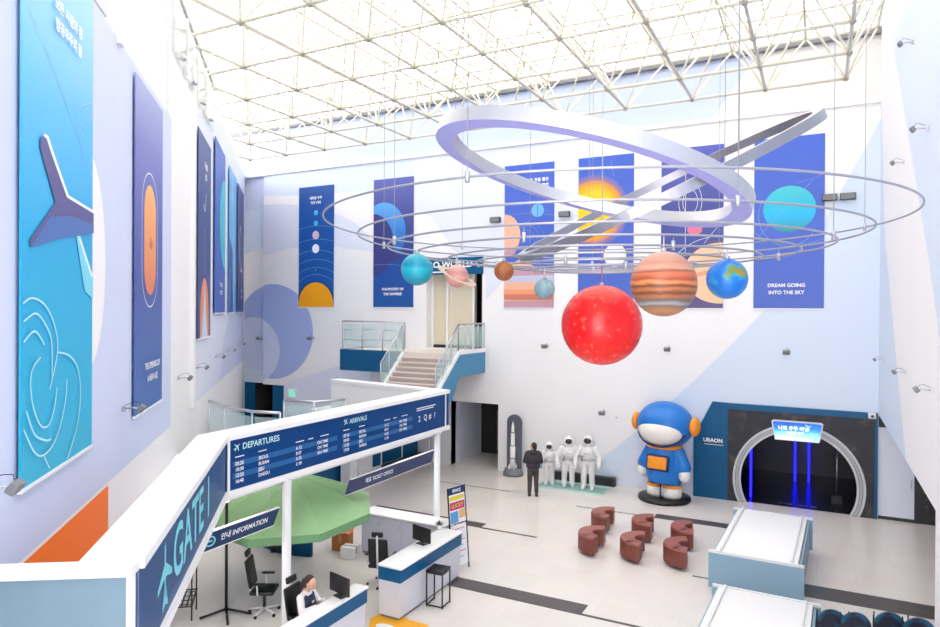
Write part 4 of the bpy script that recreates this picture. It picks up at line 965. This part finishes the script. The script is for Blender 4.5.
# display tables with raised blue-grey sides and white rail
def display_table(lab, x0, x1, y0, y1):
    o = thing('display_table', lab, 'display table', ((x0+x1)/2, (y0+y1)/2, 0), math.radians(-2), 'two long display tables'); a, b_ = (x1-x0)/2, (y1-y0)/2
    MB().rbox(-a, a, -b_, b_, .8, .9, .015).build('white_top', M_white2, o)
    for s_ in (-1, 1):
        MB().box(s_*(a+.03)-.02, s_*(a+.03)+.02, -b_-.05, b_+.05, .12, .82).build('side_panel', M_frost, o)
        MB().box(-a-.12, a+.12, s_*(b_+.05)-.025, s_*(b_+.05)+.025, .1, .86).build('end_panel', M_frost, o)
        MB().bar((s_*(a-.12),-b_,.93), (s_*(a-.12),b_,.93), .04, .04).build('long_rail', M_steel_w, o)
        for t_ in (-1, 1): MB().box(s_*a-.03, s_*a+.03, t_*(b_-.1)-.03, t_*(b_-.1)+.03, 0, .8).build('leg', M_steel_w, o)
    MB().bar((-a-.12,-b_-.05,.88), (a+.12,-b_-.05,.88), .06, .05).build('front_rail', M_steel_w, o)
    MB().bar((-a-.12,b_+.05,.88), (a+.12,b_+.05,.88), .06, .05).build('back_rail', M_steel_w, o)
display_table('long white topped display table farther from the camera', -1.92, -.28, 15.4, 18.95)
display_table('long white topped display table nearest the camera', -1.72, -.12, 9.4, 13.4)
# round backed chairs at the lower right
M_shell = noise_mat('blue_black_shell', [(0,(10,14,30)),(.5,(16,24,48)),(.62,(18,84,120)),(1,(20,30,60))], 3.5, .3)
def round_chair(lab, loc, rz):
    o = thing('round_chair', lab, 'chair', loc, rz, 'round backed chairs in a row')
    fy = lambda u, v, d: Vector((u, .22+d+.1*(u*u)/.07*-.3, v))
    MB().prism(circ(0,.74,.26,.26), fy, -.02, .02, 0, False).build('round_back', M_shell, o)
    MB().lathe([(0,.4),(.25,.4),(.27,.43),(.25,.47),(0,.48)], (0,-.03,0), 24).build('seat', M_shell, o)
    for s_ in (-1, 1):
        MB().path([(s_*.27,.26,1.0),(s_*.27,.25,.6),(s_*.24,.2,.42)], .012, 6).build('upright', M_black, o)
        for t_ in (-1, 1): MB().tube((s_*.18,t_*.16-.03,.42), (s_*.24,t_*.22-.03,0), .014, n=8).build('leg', M_black, o)
    return o
rc = None
for i, (px, py) in enumerate(((827,619),(851.5,622),(886,622),(916,628))):
    p = on_z(px, py, .74); lab = ['round backed dark chair partly hidden by the near display table', 'round backed dark chair second from the near display table', 'round backed dark chair third from the near display table', 'round backed dark chair nearest the right wall'][i]
    if rc is None: rc = round_chair(lab, (p.x, p.y, 0), math.radians(200))
    else: dup(rc, (p.x, p.y, 0), math.radians(200-4*i), lab)
for c in [o_ for o_ in COL.objects if o_.name.startswith('round_chair')]: c.scale = (.95, .95, 1)
o = thing('white_tray', 'white tray resting on the third round backed chair', 'tray', (on_z(886,628,.49)).to_tuple(), .2)
MB().rbox(-.17,.17,-.14,.14,0,.02,.008).build('board', M_white2, o)

# ================================================================== INFORMATION DESKS
def counter_unit(name, lab, loc, rz, L, D, h=1.05, doors=0, teal=True, grp='information counters'):
    """front faces local -y, length along x"""
    o = thing(name, lab, 'counter', loc, rz, grp)
    MB().box(-L/2, L/2, .03, D-.03, .06, h-.04).build('body', mat('pale_grey_laminate', (214,216,226), .5, var=3), o)
    MB().box(-L/2+.03, L/2-.03, .06, D-.06, 0, .06).build('plinth', M_grey, o)
    MB().rbox(-L/2-.02, L/2+.02, -.03, D, h-.04, h, .01).build('worktop', M_white2, o)
    if teal: MB().box(-L/2-.012, L/2+.012, -.0, D-.02, h-.3, h-.05).build('teal_band', M_teal, o)
    for i in range(doors):
        x0 = -L/2+L*i/doors; d_ = MB().box(x0+.01, x0+L/doors-.01, .01, .03, .1, h-.08).build('door', mat('lavender_door', (208,210,228), .5), o)
        MB().tube((x0+L/doors-.08,.0,h-.3), (x0+L/doors-.08,.0,h-.2), .008, n=6).build('handle', M_steel, d_)
    return o
counter_unit('reception_counter', 'white counter with teal band beside the black stool', (-7.22, 12.2, 0), PI/2, 2.5, .55)
counter_unit('storage_counter', 'long white cabinet counter behind the desks with lavender doors', (-8.95, 13.58, 0), 0, 2.4, .55, 1.05, 4, False)
counter_unit('staff_counter', 'white counter with teal band in front of the seated staff member', (-7.3, 8.5, 0), PI/2, 2.9, .28)
# monitors on the counters
def monitor(lab, loc, rz, kb=True):
    o = thing('monitor', lab, 'monitor', loc, rz, 'desk monitors')
    MB().rbox(-.27,.27,-.02,.02,.06,.38,.012).build('screen', M_black, o); MB().tube((0,.03,.02),(0,.03,.2),.02,n=8).build('stand', M_dark, o); MB().rbox(-.12,.12,-.06,.08,0,.02,.008).build('foot', M_dark, o)
    return o
monitor('black monitor on the staff counter in front of the seated person', (-7.45, 9.35, 1.05), math.radians(-14))
monitor('black monitor on the reception counter near the slim pillar', (-7.58, 12.3, 1.05), math.radians(-14))
o = thing('desk_plant', 'small dark green plant at the far end of the reception counter', 'plant', (-7.75, 13.35, 1.05))
MB().lathe([(0,0),(.05,0),(.065,.09),(0,.09)], n=16).build('pot', M_white2, o)
q = MB()
for i in range(22):
    a = random.uniform(0, 6.28); e = random.uniform(.3, 1.3); d = Vector((math.cos(a)*math.cos(e), math.sin(a)*math.cos(e), math.sin(e)))*.13; b0 = Vector((0,0,.08)); sd = d.cross(Vector((0,0,1))).normalized()*.022
    q.add([b0, b0+d*.5+sd, b0+d, b0+d*.5-sd], [(0,1,2,3)])
q.build('leaves', mat('dark_leaf', (44,84,50), .5), o)
# office chairs
def office_chair(lab, loc, rz, white=True):
    o = thing('office_chair', lab, 'office chair', loc, rz, 'black office chairs at the desks'); M_arm = mat('white_chair_plastic', (222,222,226), .4) if white else M_black
    MB().rbox(-.24,.24,-.24,.24,.43,.51,.035).build('seat', M_black, o)
    T = Matrix.Translation((0,.27,.82)) @ Matrix.Rotation(math.radians(-10), 4, 'X')
    MB().rbox(-.22,.22,-.03,.03,-.27,.3,.03,0,T).build('backrest', M_black, o)
    MB().rbox(-.13,.13,-.03,.03,.34,.46,.025,0,T).build('headrest', M_black, o)
    MB().path([(0,.1,.42),(0,.3,.46),(0,.33,.7),(0,.37,1.2)], .022, 8).build('spine', M_arm, o)
    for s_ in (-1, 1):
        MB().path([(s_*.22,.05,.45),(s_*.3,.05,.48),(s_*.3,.06,.68)], .018, 8).build('arm_support', M_arm, o)
        MB().rbox(s_*.3-.04,s_*.3+.04,-.12,.14,.68,.71,.012).build('armrest', M_black, o)
    MB().tube((0,0,.1),(0,0,.44),.03,n=10).build('gas_column', M_dark, o)
    for k_ in range(5):
        t = 2*PI*k_/5+.3; e = Vector((.3*math.cos(t), .3*math.sin(t), .075)); l_ = MB().tube((0,0,.11), e, .024, .016, 8).build('star_leg', M_arm, o)
        MB().tube(e+Vector((-.02,0,-.045)), e+Vector((.02,0,-.045)), .03, n=10).build('caster', M_black, l_)
    return o
oc = office_chair('black office chair with white frame beside the parasol mast', (-9.85, 9.98, 0), math.radians(118))
dup(oc, (-8.6, 12.25, 0), math.radians(200), 'black office chair inside the reception counter')
dup(oc, (-8.12, 9.24, 0), math.radians(92), 'black office chair carrying the seated staff member')
# seated staff member
v = thing('person', 'seated person in white shirt and navy vest with dark ponytail at the counter', 'person', (-8.08, 9.2, 0), math.radians(-85))
q = MB(); F = Vector((0,1,0))
head(q, Vector((0,.1,1.24)), Vector((.1,1,-.25))); q.capsule((0,.0,1.06), (0,.06,1.16), .05, .048)
q.ball((0,0,.86), (.17,.11,.24), 18, 12); q.ball((0,-.02,.6), (.17,.14,.12), 16, 10)
for s_ in (-1, 1):
    q.capsule((s_*.1,0,.58), (s_*.11,.42,.56), .085, .06); q.capsule((s_*.11,.42,.56), (s_*.11,.4,.1), .058, .042); q.capsule((s_*.11,.38,.05), (s_*.12,.54,.035), .042, .034)
    e_ = Vector((s_*.25,.1,.8)); w_ = Vector((s_*.14,.33,.92)); q.capsule((s_*.17,0,1.02), e_, .052, .044); q.capsule(e_, w_, .042, .03); hand(q, w_, Vector((-s_*.3,1,.1)), Vector((1,0,0)), Vector((0,0,-1)))
fuse(q, .0085, 'body', M_skin, v, 2); face(v, Vector((0,.1,1.24)), Vector((.1,1,-.25)))
q = MB(); q.ball((0,.0,.86), (.19,.13,.26), 18, 12); q.capsule((-.12,0,1.02), (.12,0,1.02), .07, .07)
for s_ in (-1, 1): e_ = Vector((s_*.255,.1,.8)); q.capsule((s_*.17,0,1.02), e_, .068, .06); q.capsule(e_, (s_*.15,.31,.91), .058, .042)
fuse(q, .014, 'white_shirt', M_white2, v, 2)
q = MB(); q.ball((0,.005,.84), (.205,.148,.25), 18, 12); q.ball((0,-.01,.64), (.19,.15,.1), 16, 8)
for s_ in (-1, 1): q.capsule((s_*.1,.02,1.0), (s_*.09,.05,.9), .07, .07)
fuse(q, .014, 'navy_vest', mat('navy_vest', (48,56,82), .7), v, 2)
q = MB(); q.ball((0,-.04,.58), (.18,.16,.1), 16, 8)
for s_ in (-1, 1): q.capsule((s_*.1,0,.58), (s_*.11,.42,.56), .095, .075); q.capsule((s_*.11,.42,.56), (s_*.11,.4,.14), .07, .055)
fuse(q, .016, 'trousers', M_trs, v, 2)
for s_ in (-1, 1): fuse(MB().capsule((s_*.11,.38,.055), (s_*.12,.54,.045), .05, .042).box(s_*.115-.045, s_*.115+.045, .34, .58, 0, .03), .012, 'shoe', M_shoe, v, 2)
q = MB(); q.ball((0,.065,1.285), (.096,.092,.1), 18, 12); q.capsule((0,-.04,1.27), (0,-.11,1.1), .045, .03, 10); q.ball((0,.0,1.24), (.095,.06,.1), 14, 8); fuse(q, .012, 'hair', mat('dark_brown_hair', (54,30,28), .5), v, 2)
MB().rbox(-.03,.03,.145,.155,.9,.94,.004).build('name_badge', M_white2, v)

# parasol with cantilever mast
um = thing('parasol', 'large green cantilever parasol over the information desk', 'parasol', (-10.45, 9.55, 0))
M_can = mat('green_canvas', (152,194,142), .7, var=5); AP = Vector((.1, 1.8, 2.5)); Rc = 1.82; q = MB(); NS = 8
rim = [AP+Vector((Rc*math.cos(2*PI*k_/NS+.25), Rc*math.sin(2*PI*k_/NS+.25), -.82+.1*math.sin(2*PI*k_/NS+.25))) for k_ in range(NS)]
for k_ in range(NS):
    a, b_ = rim[k_], rim[(k_+1) % NS]; n_ = 6; rows = []
    for i in range(n_+1):
        f_ = i/n_; L_ = []
        for j in range(n_+1):
            g = j/n_; p = AP+((a*(1-g)+b_*g)-AP)*f_; p.z -= .22*f_*(1-f_)*(4*g*(1-g)); p.z += .07*math.sin(PI*f_); L_.append(p)
        rows.append(L_)
    vs = [p for r_ in rows for p in r_]; w_ = n_+1
    q.add(vs, [(i*w_+j, (i+1)*w_+j, (i+1)*w_+j+1, i*w_+j+1) for i in range(n_) for j in range(n_)], 0)
    last = rows[-1]; q.add(last+[p+Vector((0,0,-.16)) for p in last], [(j, j+1, j+1+w_, j+w_) for j in range(n_)], 1)
q.build('canopy', [M_can, mat('green_valance', (112,158,116), .7)], um, recalc=False)
for k_ in range(NS): MB().tube(AP+Vector((0,0,-.02)), rim[k_]+Vector((0,0,-.02)), .014, n=6).build('rib', M_dark, um)
MB().tube((0,0,.1), (0,0,2.75), .03, n=12).build('mast', M_black, um)
MB().path([(0,0,2.7), (0,.3,2.85), (0,1.5,2.75), AP+Vector((0,0,.02))], .025, 8).build('arm', M_black, um)
MB().lathe([(0,-.02),(.05,-.02),(.05,.06),(.0,.09)], AP, 12).build('hub', M_dark, um)
for t in (.5, 2.4, 4.1, 5.6): MB().tube((0,0,.12), (.5*math.cos(t), .5*math.sin(t), .03), .025, n=8).build('base_foot', M_black, um)
# black square stool
o = thing('square_stool', 'black square bar stool with open frame beside the reception counter', 'stool', (-6.97, 11.98, 0), math.radians(4))
MB().rbox(-.2,.2,-.2,.2,.68,.76,.02).build('seat', M_black, o)
for sx in (-1, 1):
    for sy in (-1, 1): MB().box(sx*.18-.012, sx*.18+.012, sy*.18-.012, sy*.18+.012, 0, .68).build('leg', M_black, o)
    MB().box(sx*.18-.01, sx*.18+.01, -.18, .18, .02, .045).build('foot_rail', M_black, o)
MB().box(-.18, .18, -.19, -.17, .02, .045).build('front_rail', M_black, o)
for k_ in (-.07, .07): MB().box(k_-.004, k_+.004, -.18, .18, .76, .764).build('seat_seam', M_dark, o)
# poster stand
o = thing('poster_stand', 'tall black poster stand with a colourful poster above a white one', 'poster stand', (-7.42, 13.8, 0), math.radians(76))
T = Matrix.Rotation(math.radians(-5), 4, 'X'); fT = lambda u, v, d: T @ Vector((u, -d, v))
for s_ in (-1, 1): MB().bar(T @ Vector((s_*.29,0,.0)), T @ Vector((s_*.29,0,1.95)), .025, .025).build('upright', M_black, o)
MB().bar((0,.26,0), T @ Vector((0,.02,1.5)), .025, .025).build('rear_leg', M_black, o)
a = Art(-.28,.28,1.1,1.95,fT,0,.015)
for k_, (u0_, u1, v0, v1) in enumerate(((-.28,.28,1.78,1.95),(-.25,.25,1.64,1.74),(-.25,.25,1.42,1.6),(-.25,.02,1.12,1.38),(.05,.26,1.2,1.4))): a.poly([(u0_,v0),(u1,v0),(u1,v1),(u0_,v1)], k_+1)
a.text('SPACE', .1, 0, 1.86, 6, bold=.003); a.text('LUCKY', .13, 0, 1.51, 2, bold=.004)
a.mb.build('colour_poster', [M_white2,PB('poster_navy',(30,50,96)),PB('poster_yellow',(222,206,60)),PB('poster_magenta',(200,20,120)),PB('poster_blue',(90,160,216)),PB('poster_sand',(226,180,130)),M_let], o, recalc=False)
a = Art(-.28,.28,.12,1.06,fT,0,.015)
for k_ in range(6): a.poly([(-.2,.95-.13*k_),(.2-.06*(k_ % 2),.95-.13*k_),(.2-.06*(k_ % 2),.98-.13*k_),(-.2,.98-.13*k_)], 1+k_ % 2)
a.mb.build('notice_poster', [PB('poster_paper',(238,238,244)),PB('poster_pink',(214,150,170)),PB('poster_pale_blue',(160,200,230))], o, recalc=False)
# boxes and trolley
o = thing('cardboard_box', 'brown cardboard box on the floor behind the parasol edge', 'box', (-10.75, 13.6, 0), .3)
MB().box(-.22,.22,-.18,.18,0,.42).build('carton', mat('kraft_card', (190,120,70), .7, var=6), o); MB().box(-.03,.03,-.185,.185,.2,.424).build('tape', mat('tape', (206,160,112), .4), o)
for s_ in (-1, 1): MB().add([(-.22,s_*.18,.42),(.22,s_*.18,.42),(.22,s_*.3,.5),(-.22,s_*.3,.5)], [(0,1,2,3)]).build('flap', mat('kraft_card', (190,120,70)), o, recalc=False)
o = thing('white_box', 'small white box on the floor beside the brown cardboard box', 'box', (-10.25, 13.25, 0), .2)
MB().box(-.18,.18,-.15,.15,0,.27).build('carton', M_white2, o); MB().box(-.185,.185,-.02,.02,.1,.274).build('tape', M_grey, o)
o = thing('floor_trolley', 'low dark trolley with small wheels under the parasol', 'trolley', (-11.9, 12.75, 0), .2)
MB().rbox(-.35,.35,-.2,.2,.1,.2,.02).build('deck', M_black, o)
for sx in (-1, 1):
    for sy in (-1, 1): MB().tube((sx*.26-.02,sy*.15,.05),(sx*.26+.02,sy*.15,.05),.05,n=12).build('wheel', M_dark, o)
    MB().rbox(sx*.2-.09,sx*.2+.09,-.12,.12,.2,.38,.03).build('case', M_dark, o)
# wire rack at far left under the gate sign
o = thing('wire_rack', 'dark wire rack with slanted mesh shelves below the gate sign', 'rack', (-11.3, 9.0, 0), math.radians(40))
for sx in (-1, 1):
    for sy in (-1, 1): MB().tube((sx*.38,sy*.25,0),(sx*.38,sy*.25,.95+.12*sy),.014,n=8).build('post', M_black, o)
for z in (.35,.9):
    q = MB(); q.bar((-.4,-.27,z-.06),(.4,-.27,z-.06),.02,.02).bar((-.4,.27,z+.06),(.4,.27,z+.06),.02,.02)
    for i in range(9): q.bar((-.38+.095*i,-.27,z-.06),(-.38+.095*i,.27,z+.06),.03,.012)
    for i in range(4): q.bar((-.4,-.2+.13*i,z-.045+.03*i),(.4,-.2+.13*i,z-.045+.03*i),.02,.012)
    q.build('mesh_shelf', M_dark, o)
# orange floor sticker
q = MB(); p = [on_z(x, y, 0) for x, y in ((371,618),(392,609),(404,611),(400,617),(428,625),(428,640),(365,640))]
q.prism([(v_.x, v_.y) for v_ in p], lambda u, v, d: Vector((u, v, d)), 0, .004)
o = tag(q.build('floor_sticker', mat('floor_amber', (248,176,24), .4)), 'amber floor sticker in front of the reception counter end', 'floor sticker')
c_ = on_z(385, 627, .0041); q = MB(); q.prism(circ(c_.x, c_.y, .2, .12), lambda u, v, d: Vector((u, v, d)), .004, .006); q.build('pale_spot', M_white2, o)

# ================================================================== SMALL WALL FITTINGS
def spotlight(lab, p, nrm, side):
    rz = math.atan2(nrm.x, -nrm.y); o = thing('spotlight', lab, 'spotlight', p.to_tuple(), rz, 'wall spotlights')
    MB().box(-.06,.06,-.02,.03,-.06,.06).build('wall_plate', M_steel, o)
    MB().path([(0,0,0),(0,-.2,.02),(.0,-.3,.0)], .018, 8).build('arm', M_steel, o)
    T = Matrix.Translation((0,-.36,.0)) @ Matrix.Rotation(math.radians(35), 4, 'X')
    o.scale = (side,)*3; h_ = MB().rbox(-.13,.13,-.06,.06,-.08,.08,.02,0,T).build('lamp_head', M_grey, o)
    MB().path([(.05,-.33,.06),(.1,-.3,.14),(.03,-.2,.16),(0,-.02,.08)], .007, 5).build('cable', M_dark, h_)
for (s_, lab) in ((-5.2,'spotlight at the left edge of the picture beside the tall cyan banner'),(-.64,'spotlight below and left of the purple banner with orange capsule'),(3.95,'spotlight right of the purple banner on the white pier'),(6.68,'spotlight below the navy rocket plume banner'),(10.64,'spotlight below the blue half cyan planet banner'),(14.22,'spotlight below the light blue far left banner'),(18.74,'last spotlight on the left wall near the corner')):
    spotlight(lab, left_pt(s_, 4.62, .03), LN, .65)
for (x, z, lab) in ((-23.4,4.75,'spotlight beside the big periwinkle circle in the far corner'),(-20.0,4.85,'spotlight on the edge of the big periwinkle circle'),(-8.9,4.82,'spotlight below the striped planet banner'),(-4.5,4.85,'spotlight on the back wall below the gas giant model'),(-.88,4.87,'spotlight below the turquoise planet banner'),(-6.73,2.54,'spotlight low on the back wall above the astronauts')):
    spotlight(lab, Vector((x, (YW if x > -23 else YW+.33)-.03, z)), Vector((0,-1,0)), .8)
for (y, z, lab) in ((21.5,4.82,'spotlight on the right wall nearest the corner'),(16.14,4.9,'spotlight second from the corner on the right wall'),(12.6,4.9,'spotlight at the right edge of the picture on the right wall'),(13.33,9.18,'upper spotlight on the right wall'),(16.81,9.31,'middle height spotlight on the right wall'),(15.44,11.36,'highest spotlight on the right wall near the roof')):
    spotlight(lab, Vector((XR-.03, y, z)), Vector((-1,0,0)), .55)
o = thing('wall_sensor', 'tiny white sensor right of the low spotlight above the astronauts', 'sensor', (-6.27, YW-.03, 2.4)); MB().rbox(-.06,.06,-.04,.03,-.05,.05,.015).build('housing', M_white2, o); MB().tube((0,-.04,0),(0,-.05,0),.02,n=8).build('lens', M_grey, o)
def speaker(lab, x, z):
    o = thing('wall_speaker', lab, 'speaker', (x, YW-.03, z), 0, 'dark wall speakers')
    MB().rbox(-.21,.21,-.16,-.02,-.1,.1,.015).build('cabinet', M_dark, o); MB().box(-.19,.19,-.168,-.16,-.085,.085).build('grille', M_grey, o); MB().box(-.04,.04,-.03,.03,-.05,.05).build('bracket', M_dark, o)
speaker('dark wall speaker left of the striped planet banner', -11.0, 9.6); speaker('dark wall speaker right of the striped planet banner', -8.22, 9.64)
speaker('left one of the paired dark speakers beside the turquoise planet banner', .27, 9.62); speaker('right one of the paired dark speakers beside the turquoise planet banner', .76, 9.62)
o = thing('door_camera', 'small grey camera on the corner above the portal wall', 'camera', (1.42, YW-.2, 3.05)); MB().rbox(-.1,.1,-.14,.1,-.06,.1,.02).build('housing', M_steel_w, o); MB().tube((0,-.14,.02),(0,-.17,.02),.04,n=12).build('lens', M_dark, o); MB().box(-.03,.03,.08,.22,.0,.06).build('bracket', M_grey, o)
o = thing('hanging_plant', 'dark trailing plant below the right wall edge', 'plant', (XR+.15, 13.6, 3.1))
q = MB()
for i in range(120):
    a, l_ = random.uniform(-.75,.75), random.uniform(.1,.55); b0 = Vector((random.uniform(-.1,.1), a, -.0)); p = b0+Vector((0,0,-l_*(1-abs(a)*.5)*random.random())); d = Vector((random.uniform(-1,1),random.uniform(-1,1),random.uniform(-1,0))).normalized()*.1; sd = d.cross(Vector((.3,.5,.8))).normalized()*.03
    q.add([p, p+d*.5+sd, p+d, p+d*.5-sd], [(0,1,2,3)])
q.build('leaves', mat('near_black_leaf', (26,30,30), .5), o, recalc=False)
MB().box(-.12,.12,-.8,.8,-.04,.0).build('tray', M_dark, o)
